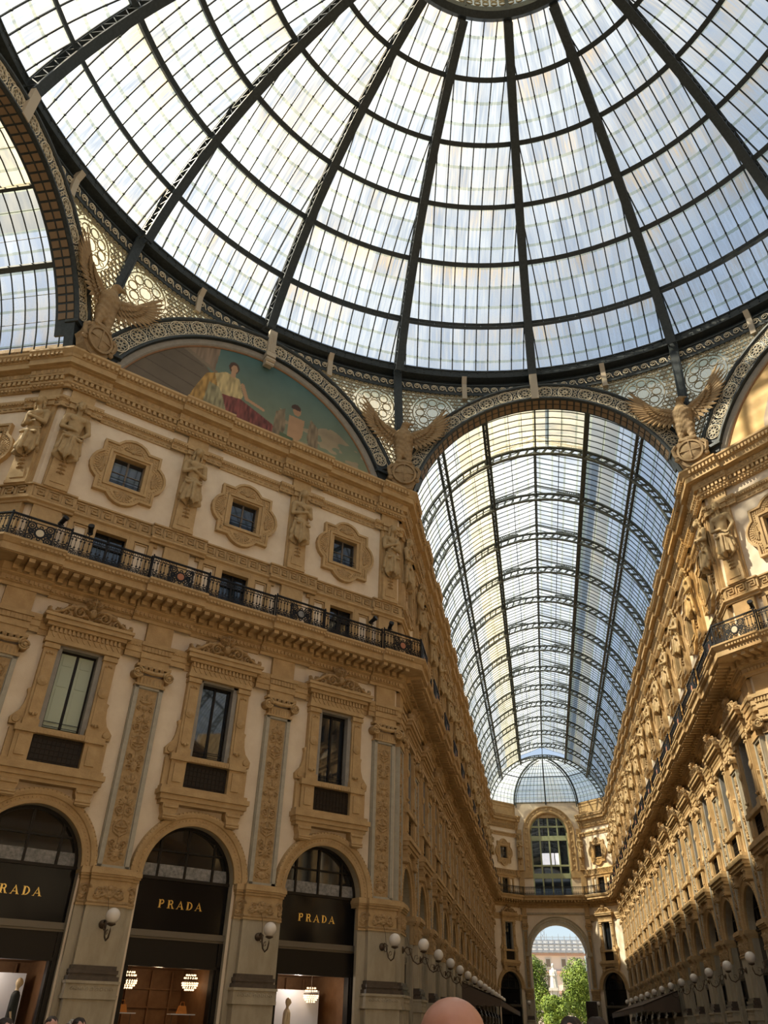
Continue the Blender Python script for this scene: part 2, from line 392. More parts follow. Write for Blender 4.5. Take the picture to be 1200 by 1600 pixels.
chain_back2=[seg('b2',(-a_,-A_-30),(-a_,-A_),[(28.5,30)]),seg('diagonal_rear_left',(-a_,-A_),(-A_,-a_),diagb),seg('b3',(-A_,-a_),(-A_-TL,-a_),[(0,1.5)])]
def nodes(ch,bx):
    out=[]
    for i,wl in enumerate(ch):
        if i==0: 
            ex=bx if wl.breaks and wl.breaks[0][0]<=0 else 0
            out.append((wl.P0+wl.n*ex,wl.n))
        for (s0,s1) in wl.breaks:
            if s0>.01: out.append((wl.P0+wl.t*s0,wl.n)); out.append((wl.P0+wl.t*s0+wl.n*bx,wl.n))
            if s1<wl.L-.01: out.append((wl.P0+wl.t*s1+wl.n*bx,wl.n)); out.append((wl.P0+wl.t*s1,wl.n))
        if i<len(ch)-1:
            nx=ch[i+1]; b=(wl.n+nx.n)/(1+wl.n@nx.n); 
            out.append((wl.P1+b*bx,b))
        else:
            ex=bx if wl.breaks and wl.breaks[-1][1]>=wl.L-.01 else 0
            out.append((wl.P1+wl.n*ex,wl.n))
    return out
def sweep(mb,ch,prof,bx=.14,m=0):
    nd=nodes(ch,bx); k=len(prof); vs=[]
    for B,d in nd:
        for e,z in prof: q=B+d*e; vs.append((q[0],q[1],z))
    fs=[]
    for i in range(len(nd)-1):
        for j in range(k-1): fs.append((i*k+j,(i+1)*k+j,(i+1)*k+j+1,i*k+j+1))
    mb.add(vs,fs,m)
def runs(mb,ch,step,e0,e1,z0,z1,wd,bx=.14,m=0,shape=None):
    """repeat small blocks along the walls, following the break-outs"""
    for i,wl in enumerate(ch):
        pts=[(0,None)]; segs=[]; cur=0
        for s0,s1 in wl.breaks:
            if s0>cur+.01: segs.append((cur,s0,0))
            segs.append((max(s0,0),min(s1,wl.L),bx)); cur=s1
        if cur<wl.L-.01: segs.append((cur,wl.L,0))
        for s0,s1,ex in segs:
            n=max(1,int((s1-s0)/step)); st=(s1-s0)/n
            for q in range(n):
                c=s0+st*(q+.5)
                if shape is None:
                    vs=[]
                    for z in (z0,z1):
                        for (ss,e) in ((c-wd/2,e0+ex),(c+wd/2,e0+ex),(c+wd/2,e1+ex),(c-wd/2,e1+ex)): 
                            p=wl.P0+wl.t*ss+wl.n*e; vs.append((p[0],p[1],z))
                    mb.add(vs,[(3,2,1,0),(4,5,6,7),(1,2,6,5),(2,3,7,6),(3,0,4,7)],m)
                else: shape(mb,wl,c,ex,st,m)
allch=(chain,chain_back,chain_back2)
# ---- continuous mouldings
def trim(name,profs,boxes=(),mt='stone',bx=.14,chs=allch,shape=None):
    mb=MB()
    for ch in chs:
        for p in profs: sweep(mb,ch,p,bx)
        for b in boxes: runs(mb,ch,*b,bx=bx)
        if shape: 
            for st,f in shape: runs(mb,ch,st,0,0,0,0,0,bx=bx,shape=f)
    o=mb.build(name,M[mt] if isinstance(mt,str) else mt); return struct(o)
# end wall has no top cornice: split the chain round it
chA=chain[:4]; chB=chain[5:]
chTop=(chA,chB,chain_back,chain_back2)
def darts(mb,wl,c,ex,st,m):
    pass
trim('trim_1',[[(0,22.05),(.10,22.05),(.12,22.16),(.20,22.22),(.22,22.30)],[(.16,22.30),(.16,22.50)],[(.30,22.50),(.32,22.56),(.34,22.80),(.46,22.82),(.46,22.84),(.62,22.86),(.62,23.12),(.66,23.14),(.70,23.24),(.80,23.36),(.84,23.40),(.84,23.49),(.70,23.49),(-.9,23.52)],[(.16,22.50),(.30,22.50)],[(.22,22.30),(.16,22.30)]],
     boxes=[(.21,.16,.29,22.31,22.49,.12),(.16,.12,.205,22.08,22.16,.09),(.17,.68,.80,23.17,23.33,.10)],chs=chTop)
def leafband(mb,wl,c,ex,st,m):
    # raised leaf ornament on the soffit frieze
    w=st*.36
    for (dx,z0,z1,e) in ((0,22.585,22.79,.345),):
        vs=[]
        for ss,z,e_ in ((c-w,z0,e),(c+w,z0,e),(c+w*.6,z1,e+.0),(c-w*.6,z1,e+.0),(c,(z0+z1)/2,e+.06)):
            p=wl.P0+wl.t*ss+wl.n*(e_+ex); vs.append((p[0],p[1],z))
        mb.add(vs,[(0,1,4),(1,2,4),(2,3,4),(3,0,4)],m)
trim('trim_2',[[(.0,21.12),(.06,21.12),(.06,21.34),(.09,21.36),(.09,21.40),(.16,21.46),(.16,21.56),(0,21.58)]],
     boxes=[(.12,.09,.15,21.39,21.47,.07)],shape=[(.3,leafband)],chs=chTop)
def cross(mb,wl,c,ex,st,m):
    for (w,h) in ((.16,.03),(.03,.12)):
        vs=[]
        for z in (21.23-h/2,21.23+h/2):
            for (ss,e) in ((c-w/2,.06),(c+w/2,.06),(c+w/2,.085),(c-w/2,.085)):
                p=wl.P0+wl.t*ss+wl.n*(e+ex); vs.append((p[0],p[1],z))
        mb.add(vs,[(3,2,1,0),(4,5,6,7),(1,2,6,5),(2,3,7,6),(3,0,4,7)],m)
trim('trim_3',[],shape=[(.24,cross)],mt='relief',chs=chTop)
# greek key band
def key(mb,wl,c,ex,st,m):
    z0=16.90; H=.36; t=.048; w=st
    L=[(-.5,0,.5,0),(-.5,0,-.5,1),(-.5,1,.25,1),(.25,1,.25,.32),(.25,.32,-.2,.32),(-.2,.32,-.2,.68),(-.2,.68,.05,.68)]
    for x0,y0,x1,y1 in L:
        xa,xb=min(x0,x1)*w,max(x0,x1)*w; ya,yb=min(y0,y1)*H,max(y0,y1)*H
        vs=[]
        for z in (z0+ya-t/2+.02,z0+yb+t/2+.02):
            for (ss,e) in ((c+xa-t/2,.07),(c+xb+t/2,.07),(c+xb+t/2,.115),(c+xa-t/2,.115)):
                p=wl.P0+wl.t*ss+wl.n*(e+ex); vs.append((p[0],p[1],z))
        mb.add(vs,[(3,2,1,0),(4,5,6,7),(1,2,6,5),(2,3,7,6),(3,0,4,7)],m)
kb=[(0,16.62),(.10,16.62),(.12,16.70),(.20,16.76),(.20,16.84),(.07,16.86),(.07,17.34),(.14,17.36),(.14,17.42),(0,17.44)]
trim('trim_4',[kb],chs=chTop,mt='stone'); trim('trim_5',[],shape=[(.42,key)],mt='relief',chs=chTop)
# balcony cornice
trim('trim_6',[[(0,13.42),(.06,13.42),(.08,13.52),(.16,13.56),(.16,13.74),(.26,13.80),(.26,13.84),(.30,13.86),(.30,14.12),(1.00,14.14),(1.00,14.16),(1.06,14.16),(1.06,14.40),(1.10,14.42),(1.18,14.52),(1.22,14.56),(1.22,14.63),(.0,14.66)]],
     boxes=[(.36,.30,.94,14.0,14.13,.20),(.36,.30,.48,13.86,14.0,.19),(.15,.155,.215,13.58,13.70,.09),(.13,1.10,1.18,14.43,14.51,.08)],mt='stone')
# architrave string behind the pediments
trim('trim_7',[[(0,12.08),(.05,12.08),(.05,12.26),(.09,12.28),(.09,12.46),(.13,12.50),(.16,12.60),(.16,12.68),(.0,12.72)]],boxes=[(.11,.09,.13,12.47,12.53,.06)],chs=(chain[:4],chain[5:],chain_back,chain_back2))
# attic curb above the cornice
trim('trim_8',[[(-.12,23.5),(-.12,24.55),(-.05,24.6),(-.05,24.8),(-.5,24.8)]],chs=(chA[0:1],chA[2:4],chain[5:7],chain[8:9]),bx=0)
# ------------------------------------------------------------------ walls with openings
RA,ZA=1.58,5.40
def wall_piece(mb,x0,x1,z0,z1,m=0):
    if x1-x0>1e-4 and z1-z0>1e-4: mb.quad((x0,0,z0),(x1,0,z0),(x1,0,z1),(x0,0,z1),m)
def wall_bay(mb,xc,w,ops,ztop,zbot=0,arch=(RA,ZA),m=0):
    x0,x1=xc-w/2,xc+w/2; z=zbot
    if arch:
        r,za=arch; wall_piece(mb,x0,xc-r,z,za,m); wall_piece(mb,xc+r,x1,z,za,m)
        n=20; pts=[(xc-r*math.cos(PI*i/n),za+r*math.sin(PI*i/n)) for i in range(n+1)]; zt=za+r+.1
        for i in range(n):
            (xa,zz0),(xb,zz1)=pts[i],pts[i+1]
            mb.quad((xa,0,zz0),(xb,0,zz1),(xb,0,zt),(xa,0,zt),m)
        wall_piece(mb,x0,xc-r,za,zt,m); wall_piece(mb,xc+r,x1,za,zt,m); z=zt
    for (hw,za,zb) in ops:
        wall_piece(mb,x0,x1,z,za,m); wall_piece(mb,x0,xc-hw,za,zb,m); wall_piece(mb,xc+hw,x1,za,zb,m); z=zb
    wall_piece(mb,x0,x1,z,ztop,m)
OPS=[(.60,9.12,11.90),(.65,14.66,16.5),(.68,18.52,20.0)]
def bays_of(name):
    wl=W_[name]
    if name.startswith('diagonal'): return [wl.L/2+d*5.064 for d in (-1,0,1)],5.064
    if name=='arcade_left': return [.5+BAY*(k+.5) for k in range(NB)],BAY
    if name=='arcade_right': return [wl.L-(.5+BAY*(k+.5)) for k in range(NB)],BAY
    if name.startswith('apse'): return [wl.L/2],3.9
    if name=='transept_left': return [TL-2.9,TL-7.85],4.9
    if name=='transept_right': return [2.9,7.85],4.9
def place_wall(name,ztop):
    wl=W_[name]; mb=MB(); bs,w=bays_of(name); bs=sorted(bs)
    cur=0
    for b in bs:
        wall_piece(mb,cur,b-w/2,0,ztop); wall_bay(mb,b,w,OPS,ztop); cur=b+w/2
    wall_piece(mb,cur,wl.L,0,ztop)
    o=mb.build('wall_'+name,M['plaster']); o.location=wl.pt(0); o.rotation_euler=(0,0,wl.rz); struct(o)
for nme in ('transept_left','diagonal_left','arcade_left','apse_left','apse_right','arcade_right','diagonal_right','transept_right'):
    place_wall(nme,23.5 if not nme.startswith('apse') else 23.5)
mb=MB()
for ch in (chain_back,chain_back2):
    for wl in ch:
        p=[wl.pt(0),wl.pt(wl.L)]; mb.quad((*p[0][:2],0),(*p[1][:2],0),(*p[1][:2],23.5),(*p[0][:2],23.5))
struct(mb.build('wall_rear',M['plaster']))
for nm,P,rz_ in (('transept_left_end',(-A_-TL,0),PI/2),('transept_right_end',(A_+TL,0),PI/2),('rear_end',(0,-A_-29),0)):
    mb=MB(); mb.box(-7.6,7.6,-.2,.2,0,25)
    for k in (-1,0,1): mb.box(k*4.6-.9,k*4.6+.9,-.3,.3,8,12); mb.box(k*4.6-1.5,k*4.6+1.5,-.35,.35,0,6.4)
    o=mb.build('wall_'+nm,M['stone']); o.location=(*P,0); o.rotation_euler=(0,0,rz_); struct(o)
# floor
mb=MB(); mb.quad((-90,-90,0),(90,-90,0),(90,92,0),(-90,92,0)); struct(mb.build('floor',M['floor']))
# end wall
AR,AZ=3.15,8.95
wl=W_['end']; mb=MB()
wall_bay(mb,XE,7.9,[],14.66,0,arch=(AR,AZ))
wall_bay(mb,XE,7.9,[],25.3,14.66,arch=(2.25,21.65))
o=mb.build('wall_end',M['plaster']); o.location=wl.pt(0); struct(o)
mb=MB() # passage reveal, archivolt, panel frame
mb.sweep_arc([(AR,.0),(AR,-.14),(AR+.18,-.18),(AR+.3,-.12),(AR+.42,-.18),(AR+.5,0)],XE,AZ,0,PI,30)
mb.box(XE-3.75,XE+3.75,-.12,0,12.75,12.95); mb.box(XE-AR-.55,XE-AR+.02,-.2,3,8.55,8.95); mb.box(XE+AR-.02,XE+AR+.55,-.2,3,8.55,8.95)
for sx in (-1,1): mb.box(XE+sx*3.75-.1,XE+sx*3.75+.1,-.12,0,9.0,12.75)
o=mb.build('trim_9',M['pier']); o.location=wl.pt(0); struct(o)
mb=MB(); mb.sweep_arc([(AR,0),(AR,5)],XE,AZ,0,PI,24,legs=0,closed=False); o=mb.build('wall_archway_soffit',mat('shade_painted_soffit',(.13,.10,.07),.9)); o.location=wl.pt(0); struct(o)  # dark brown colour stands in for the shade inside the passage
mb=MB(); mb.sweep_arc([(2.25,.4),(2.25,-.10),(2.35,-.16),(2.5,-.16),(2.55,-.08),(2.95,-.08),(3.0,-.18),(3.12,-.18),(3.15,0)],XE,21.65,0,PI,30,legs=17.4)
for i in range(15):
    a=PI*i/14; mb.lathe([(.16,0),(.13,.05),(.05,.07)],8,(XE+2.75*math.cos(a),-.08,21.65+2.75*math.sin(a)),axis='y')
for s_ in (-1,1):
    for z in (17.9,18.6,19.3,20.0,20.7): mb.lathe([(.16,0),(.13,.05),(.05,.07)],8,(XE+s_*2.75,-.08,z),axis='y')
mb.box(XE-3.9,XE-2.25,-.14,0,16.62,17.4); mb.box(XE+2.25,XE+3.9,-.14,0,16.62,17.4)
o=mb.build('trim_10',M['stone']); o.location=wl.pt(0); struct(o)
# large arched end window
wn=empty('window_1',wl.pt(XE,-.3,14.66),0); wn['kind']='structure'
mb=MB(); zb=14.66
for x in (-2.2,-1.1,0,1.1,2.2): mb.box(x-.09,x+.09,-.08,.08,zb,21.65+math.sqrt(max(0,2.25**2-x*x))-.02)
for z in (16.7,18.0,20.9,22.4): mb.box(-2.2,2.2,-.1,.1,z-.1,z+.1+(.35 if z==20.9 or z==16.7 else 0))
mb.sweep_arc([(2.1,-.08),(2.26,-.08),(2.26,.08),(2.1,.08)],0,21.65,0,PI,24)
mb.build('window_frame',M['greenframe'],wn,zb=zb)
mb=MB(); mb.box(-2.25,2.25,.02,.06,zb,21.65); mb.prism([(2.25*math.cos(PI*i/20),21.65+2.25*math.sin(PI*i/20)) for i in range(21)],.02,.06)
mb.build('pane',M['glassdark'],wn,zb=zb)
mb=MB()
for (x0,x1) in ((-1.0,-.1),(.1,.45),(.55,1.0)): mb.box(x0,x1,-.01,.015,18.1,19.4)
mb.build('daylight_glow_panel',mat('painted_daylight_glow',(.9,.92,1),.5,emit=1.2),wn,zb=zb)  # glowing panels stand in for daylight showing through the end window
# ================================================================== facade components (local: x along wall, -y towards the room, z up from the thing's base)
ORD=['first','second','third','fourth','fifth','sixth','seventh','eighth','ninth','tenth','eleventh','twelfth','thirteenth','fourteenth','fifteenth','sixteenth']
# ---- relief panels
def pilaster_relief(seed):
    r=Relief(.66,5.5,.022).start(); q=random.Random(seed); z=.12
    r.blob(0,z+.1,.16,.12,.05)
    k=0
    while z<5.1:
        ty=(k+seed)%4
        if ty==0:
            r.stroke([(0,z),(0,z+.75)],.022,.022,.03)
            r.spiral(.15,z+.22,.13,1.5,-1.6,1,.024,.05); r.acanthus(.04,z+.40,.22,.7,.05); r.leaf(.02,z+.1,.2,.08,-.3,.04); r.blob(0,z+.62,.05,.07,.06); z+=.75
        elif ty==1:
            r.blob(0,z+.12,.11,.10,.06); r.blob(0,z+.30,.17,.05,.07); r.stroke([(0,z),(0,z+.5)],.03,.02,.04); r.acanthus(.05,z+.3,.24,1.1,.05)
            r.spiral(.19,z+.10,.09,1.2,1.6,-1,.02,.045); r.leaf(0,z+.4,.2,.1,1.57,.06); z+=.62
        elif ty==2:
            r.blob(0,z+.2,.13,.16,.085); r.blob(.05,z+.25,.025,.02,.10); r.blob(0,z+.2,.02,.04,.11); r.blob(0,z+.12,.05,.02,.10)
            for a in (-.5,0,.5,1.0,1.5): r.leaf(.10*math.cos(a),z+.2+.12*math.sin(a),.15,.07,a,.06)
            r.spiral(.17,z+.50,.11,1.4,-1.2,1,.022,.05); r.stroke([(0,z+.3),(0,z+.7)],.02,.02,.03); z+=.70
        else:
            r.stroke([(0,z),(.20,z+.12),(.24,z+.3),(.12,z+.44),(0,z+.5)],.025,.02,.045)
            for i in range(5): r.blob(.05+.04*i,z+.14+.02*i,.03,.03,.05)
            r.leaf(.02,z+.25,.2,.09,.2,.05); r.leaf(0,z+.25,.25,.1,1.57,.055); r.blob(.2,z+.42,.05,.05,.05); z+=.56
        k+=1
    r.mirror(); return r
def frieze_relief():
    r=Relief(1.9,.66,.03).start()
    for x in (.28,.72): 
        r.spiral(x,.33,.17,1.4,2.5,1 if x<.5 else -1,.03,.05); r.acanthus(x+.05,.12,.22,1.5,.045)
    r.acanthus(0,.15,.36,PI/2,.06); r.blob(0,.42,.08,.08,.09); r.stroke([(0,.05),(.9,.05)],.03,.03,.04); r.mirror(); return r
def pediment_relief():
    r=Relief(3.0,1.0,.028).start()
    r.blob(0,.36,.14,.19,.22); r.blob(.05,.40,.03,.025,.25); r.blob(0,.36,.025,.05,.27); r.blob(0,.27,.05,.02,.24)
    for a in (.9,1.2,1.57): r.leaf(.12*math.cos(a),.50,.36,.13,a,.20)
    r.acanthus(0,.62,.34,PI/2,.2)
    r.leaf(.1,.3,.25,.12,.9,.18); r.leaf(.08,.15,.25,.1,.2,.18)
    r.spiral(.42,.27,.22,1.7,2.2,-1,.055,.16); r.stroke([(.42,.49),(.75,.40),(1.0,.20),(1.25,.08),(1.42,.14)],.08,.05,.15)
    r.spiral(.86,.15,.12,1.2,1.8,1,.04,.12); r.acanthus(.62,.38,.25,.4,.12); r.blob(1.40,.16,.07,.12,.16); r.acanthus(1.05,.12,.22,1.0,.1)
    r.stroke([(0,.04),(1.45,.04)],.06,.06,.12)
    r.mirror(); return r
PR=[pilaster_relief(0),pilaster_relief(2),pilaster_relief(1)]; FR=frieze_relief(); PD=pediment_relief()
def shell_relief():
    r=Relief(.72,.40,.02).start()
    for i in range(9):
        a=PI*(i+.5)/9; r.stroke([(.05*math.cos(a),.04+.05*math.sin(a)),(.31*math.cos(a),.04+.31*math.sin(a))],.02,.055,.06)
    r.blob(0,.03,.07,.06,.08); return r
SH=shell_relief()
# ---- giant pilaster
def make_pilaster(x0=-.95,x1=.95,c=0,var=0):
    """x0..x1 pier extent, c = axis of the projecting face"""
    p=empty('giant_pilaster'); X0=max(x0,c-.62-.0); X1=min(x1+.1,c+.62)
    mb=MB(); mb.box(x0,x1,-.12,.02,0,4.44); mb.box(X0+.02,X1-.02,-.30,-.12,2.9,4.44); part(p,'pier_shaft',mb,M['pier'])
    mb=MB(); mb.box(c-.70 if X0<c-.6 else X0,c+.70 if X1>c+.6 else X1,-.44,.0,0,2.14); mb.box(X0-.14,X1+.14,-.50,0,2.10,2.2); mb.box(X0-.12,X1+.12,-.47,0,2.2,2.46); mb.box(X0-.15,X1+.15,-.52,0,2.46,2.53); mb.box(X0-.12,X1+.12,-.50,0,0,.35)
    part(p,'pedestal',mb,M['pier'])
    r=Relief(X1-X0+.1,.18,.02).start()
    for i in range(9): r.spiral(-.55+.1375*i,.09,.055,1,0,1,.014,.02)
    mb=MB(); r.add(mb,(X0+X1)/2,2.24,-.475,cull=.003); part(p,'scroll_band',mb,M['pier'])
    mb=MB(); 
    for (d,z0,z1) in ((.13,2.53,2.64),(.06,2.64,2.70),(.09,2.70,2.80),(.03,2.80,2.90)): mb.box(X0-d*.8,X1+d*.8,-.34-d,0,z0,z1)
    part(p,'base_moulding',mb,M['basest'])
    mb=MB(); mb.box(x0,x1,-.14,.02,4.44,5.14); mb.box(X0,X1,-.31,-.14,4.44,5.14); mb.box(x0-.01,x1+.01,-.17,0,4.40,4.46); mb.box(X0-.02,X1+.02,-.34,0,4.40,4.46)
    for (d,z0,z1) in ((.05,5.10,5.18),(.10,5.18,5.24),(.14,5.24,5.36),(.10,5.36,5.42)):
        mb.box(x0-d*.5,x1+d*.5,-.14-d,.5,z0,z1); mb.box(X0-d*.5,X1+d*.5,-.31-d,0,z0,z1)
    part(p,'impost',mb,M['stone'])
    mb=MB(); FR.add(mb,c,4.45,-.32,cull=.004)
    fr=part(p,'impost_carving',mb,M['relief'])
    # clip carving to the pier width
    me=fr.data
    for v in me.vertices:
        if v.co.x<X0 or v.co.x>X1: v.co.y+=.165
    for v in me.vertices: v.co.x=min(max(v.co.x,x0),x1)
    # upper shaft
    h=.52; C0=c-h; C1=c+h
    mb=MB(); mb.box(C0,C1,-.12,.0,5.42,11.16); 
    for s_ in (-1,1): mb.box(c+s_*.43-.07,c+s_*.43+.07,-.19,-.12,5.42,11.14)
    mb.box(C0,C1,-.19,-.12,5.42,5.52); mb.box(C0,C1,-.19,-.12,11.06,11.16); part(p,'shaft',mb,M['border'])
    mb=MB(); PR[var].add(mb,c,5.53,-.125); part(p,'carved_panel',mb,M['relief'])
    # ionic capital
    mb=MB(); mb.box(C0+.05,C1-.05,-.2,0,11.16,11.5)
    for i in range(7): mb.tube([(c-.36+.12*i,-.20,11.2),(c-.36+.12*i,-.20,11.42)],.038,6)
    mb.box(C0-.02,C1+.02,-.24,0,11.14,11.2); mb.box(C0-.1,C1+.1,-.30,0,11.78,11.88)
    mb.tube([(C0-.05,-.26,11.66),(c,-.28,11.60),(C1+.05,-.26,11.66)],.075,8)
    part(p,'capital',mb,M['stone'])
    for s_ in (-1,1):
        mb=MB(); pts=[]
        for i in range(30):
            t=i/29; a=PI/2 + t*2*PI*2.2*s_; rr=.20*(1-.82*t); pts.append((c+s_*.56+rr*math.cos(a),-.36,11.53+rr*math.sin(a)))
        mb.tube(pts,[.045*(1-.5*i/29) for i in range(30)],5); mb.lathe([(.17,-.16),(.13,0),(.17,.16),(.05,.17)],14,(c+s_*.56,-.18,11.53),axis='y'); mb.lathe([(.06,.0),(.05,.05),(.01,.06)],8,(c+s_*.56,-.35,11.53),axis='y'); part(p,'volute',mb,M['stone'],True)
    r=Relief(1.0,.3,.025).start()
    for x in (-.3,-.1,.1,.3): r.blob(x,.15,.07,.12,.07); r.blob(x,.15,.04,.08,.10)
    mb=MB(); r.add(mb,c,11.58,-.27,cull=.01); part(p,'egg_carving',mb,M['relief'])
    mb=MB(); mb.box(C0,C1,-.22,0,11.88,12.1); mb.box(C0-.03,C1+.03,-.26,0,12.1,12.3); mb.box(C0-.03,C1+.03,-.28,0,12.34,12.5); mb.box(C0-.09,C1+.09,-.34,0,12.52,12.66); mb.box(C0+.04,C1-.04,-.16,0,12.66,13.45)
    for i in range(8): mb.box(C0+.02+.13*i,C0+.08+.13*i,-.31,-.2,12.33,12.5)
    part(p,'entablature_block',mb,M['stone'])
    return p
# ---- upper (attic) pilaster with carved figure
def figure_sdf(kind):
    def fn(X,Y,Z):
        p=(X,Y,Z); fold=.022*np.sin(np.arctan2(X,-Y+.05)*13+Z*3)+.012*np.sin(X*30+Z*9)
        d=cap(p,(0,0,1.22),(0,-.03,1.68),.22,.28,(1,.72,1))          # torso
        d=su(d,cap(p,(-.27,0,1.88),(.27,0,1.88),.12,.12,(1,.85,1)),.10)
        for s_ in (-1,1): d=su(d,ell(p,(s_*.14,-.19,1.76),(.15,.07,.12)),.04)
        d=su(d,ell(p,(0,-.14,1.42),(.17,.08,.22)),.05)
        d=su(d,cap(p,(0,-.03,1.95),(0,-.10,2.20),.09,.085),.04)
        HY=-.09
        d=su(d,ell(p,(0,-.07+HY,2.33),(.135,.165,.19)),.03)            # head
        d=su(d,ell(p,(0,-.20+HY,2.25),(.06,.05,.06)),.03)
        d=su(d,cap(p,(0,-.22+HY,2.36),(0,-.255+HY,2.29),.016,.026),.015)  # nose
        for s_ in (-1,1):
            eye=ell(p,(s_*.052,-.225+HY,2.36),(.03,.024,.02)); d=np.maximum(d,-eye)
            d=su(d,ell(p,(s_*.135,-.06+HY,2.33),(.02,.03,.045)),.01)
        d=np.maximum(d,-ell(p,(0,-.245+HY,2.225),(.045,.018,.011)))
        if kind==0: arms=[((-.36,0,1.83),(-.42,-.06,1.36),(.06,-.30,1.42)),((.36,0,1.83),(.42,-.06,1.38),(-.08,-.33,1.58))]
        elif kind==1: arms=[((-.36,0,1.83),(-.44,-.04,1.36),(-.02,-.29,1.22)),((.36,0,1.83),(.50,.02,1.40),(.33,-.18,1.08))]
        else: arms=[((-.35,0,1.82),(-.40,-.06,1.36),(.1,-.32,1.30)),((.35,0,1.82),(.40,-.06,1.38),(.02,-.36,1.50))]
        for A,B,C in arms:
            d=su(d,cap(p,A,B,.115,.085),.06); d=su(d,cap(p,B,C,.085,.055),.03)
            C=np.array(C); B=np.array(B); u=(C-B)/np.linalg.norm(C-B); d=su(d,ell(p,C+u*.06,(.065,.04,.05)),.03)
            side=np.array([0,0,1.])
            for q in range(4):
                f0=C+u*.09+side*(.036-.024*q); d=su(d,cap(p,f0,f0+u*(.09-.01*abs(q-1.3))+np.array([0,.02,-.02]),.015,.012),.008)
            d=su(d,cap(p,C+u*.03+side*.04,C+u*.09+side*.085,.016,.013),.01)
        if kind==2:
            d=su(d,ell(p,(-.10,-.34,1.62),(.10,.09,.11)),.03); d=su(d,cap(p,(-.12,-.28,1.5),(-.16,-.26,1.30),.11,.10),.05)
        return d
    def hair(X,Y,Z):
        p=(X,Y,Z); wv=.014*np.sin(X*45+np.sin(Z*40))+.012*np.cos(Z*42+Y*30)
        d=ell(p,(0,-.10,2.41),(.165,.17,.15)); 
        for s_ in (-1,1): d=su(d,cap(p,(s_*.14,-.07,2.36),(s_*.18,-.04,2.02 if kind!=1 else 2.24),.06,.05),.05)
        if kind!=1: d=d
        else: d=su(d,ell(p,(0,-.29,2.19),(.08,.05,.08)),.04)
        d=np.maximum(d+wv,-(ell(p,(0,-.29,2.34),(.105,.15,.115))))
        return d
    def drape(X,Y,Z):
        p=(X,Y,Z); a=np.arctan2(X,-Y+.02)
        amp=np.clip(1.25-Z,0.1,1.2)
        fold=(.045*np.sin(a*10+Z*1.4)+.020*np.sin(a*19-Z*3))*amp
        d=cap(p,(0,0,.18),(0,0,1.05),.43,.25,(1,.85,1))+fold
        d=np.maximum(d,(.10+.09*np.sin(a*5)+.05*np.sin(a*10+.25)+.35*np.clip(np.abs(X)-.1,0,1))-Z)
        for (x0,z0,x1,z1) in ((-.32,1.12,.30,.86),(.32,1.12,-.26,.90)):
            d=su(d,cap(p,(x0,-.10,z0),(x1,-.26,z1),.045,.06),.03)
        d=su(d,cap(p,(.0,-.30,.9),(.0,-.38,.15),.06,.07)+.012*np.sin(X*90),.05)
        for s_ in (-1,1): d=su(d,cap(p,(s_*.28,-.06,1.0),(s_*.40,-.06,.42),.06,.07)+.012*np.sin(X*60),.05)
        return d
    B=sdf_mesh(fn,(-.7,-.6,1.0),(.7,.4,2.6),.026); Hh=sdf_mesh(hair,(-.3,-.35,1.9),(.3,.25,2.65),.022); Dd=sdf_mesh(drape,(-.65,-.55,-.2),(.65,.5,1.45),.026)
    return B,Hh,Dd
FIG={}
def fig_meshes(k):
    if k not in FIG:
        out=[]
        for (V,Fs),nm in zip(figure_sdf(k),('carved_figure','hair','drapery')):
            mb=MB(); mb.add(V,Fs); out.append((nm,mb.mesh(nm,M['statue'],True)))
        FIG[k]=out
    return FIG[k]
def make_caryatid(kind,c=0,mirror=False):
    """base of the thing at z=17.40; figure's feet at z=18.72"""
    p=empty('caryatid_pilaster'); mb=MB(); zb=17.40
    mb.prism([(c-.42,17.40),(c+.42,17.40),(c+.36,18.95),(c-.36,18.95)],-.30,0); mb.box(c-.42,c+.42,-.34,0,17.42,17.55)
    mb.prism([(c-.27,17.65),(c+.27,17.65),(c+.25,18.0),(c-.25,18.0)],-.33,-.29); mb.box(c-.46,c+.46,-.14,0,17.4,21.12)
    part(p,'term_pedestal',mb,M['stone'],zb=zb)
    r=Relief(.4,.75,.02).start(); z=.7
    for i in range(4): r.blob(0,.62-.17*i,.055,.07,.10); r.leaf(.02,.62-.17*i,.13,.06,-.3,.06); r.leaf(-.02,.62-.17*i,.13,.06,PI+.3,.06)
    r.mirror(); mb=MB(); r.add(mb,c,18.02,-.30,cull=.005); part(p,'carved_drop',mb,M['relief'],zb=zb)
    for nm,me in fig_meshes(kind):
        o=bpy.data.objects.new(nm,me); COL.objects.link(o); o.parent=p; o.location=(c,-.33,18.60-zb); 
        o.scale=(1.08*(-1 if mirror else 1),.95,1.10)
    mb=MB(); mb.box(c-.42,c+.42,-.26,0,21.12,21.34); mb.box(c-.48,c+.48,-.32,0,21.34,21.46); mb.box(c-.46,c+.46,-.14,0,21.56,22.06); mb.box(c-.30,c+.30,-.20,0,18.9,21.2)
    part(p,'cap_block',mb,M['stone'],zb=zb)
    return p
def make_attic_block(c=0):
    p=empty('attic_pier'); mb=MB(); mb.box(c-.50,c+.50,-.20,0,14.66,16.62); mb.box(c-.54,c+.54,-.26,0,14.66,15.0); mb.build('attic_pier_mesh',M['stone'],p,zb=14.66); return p
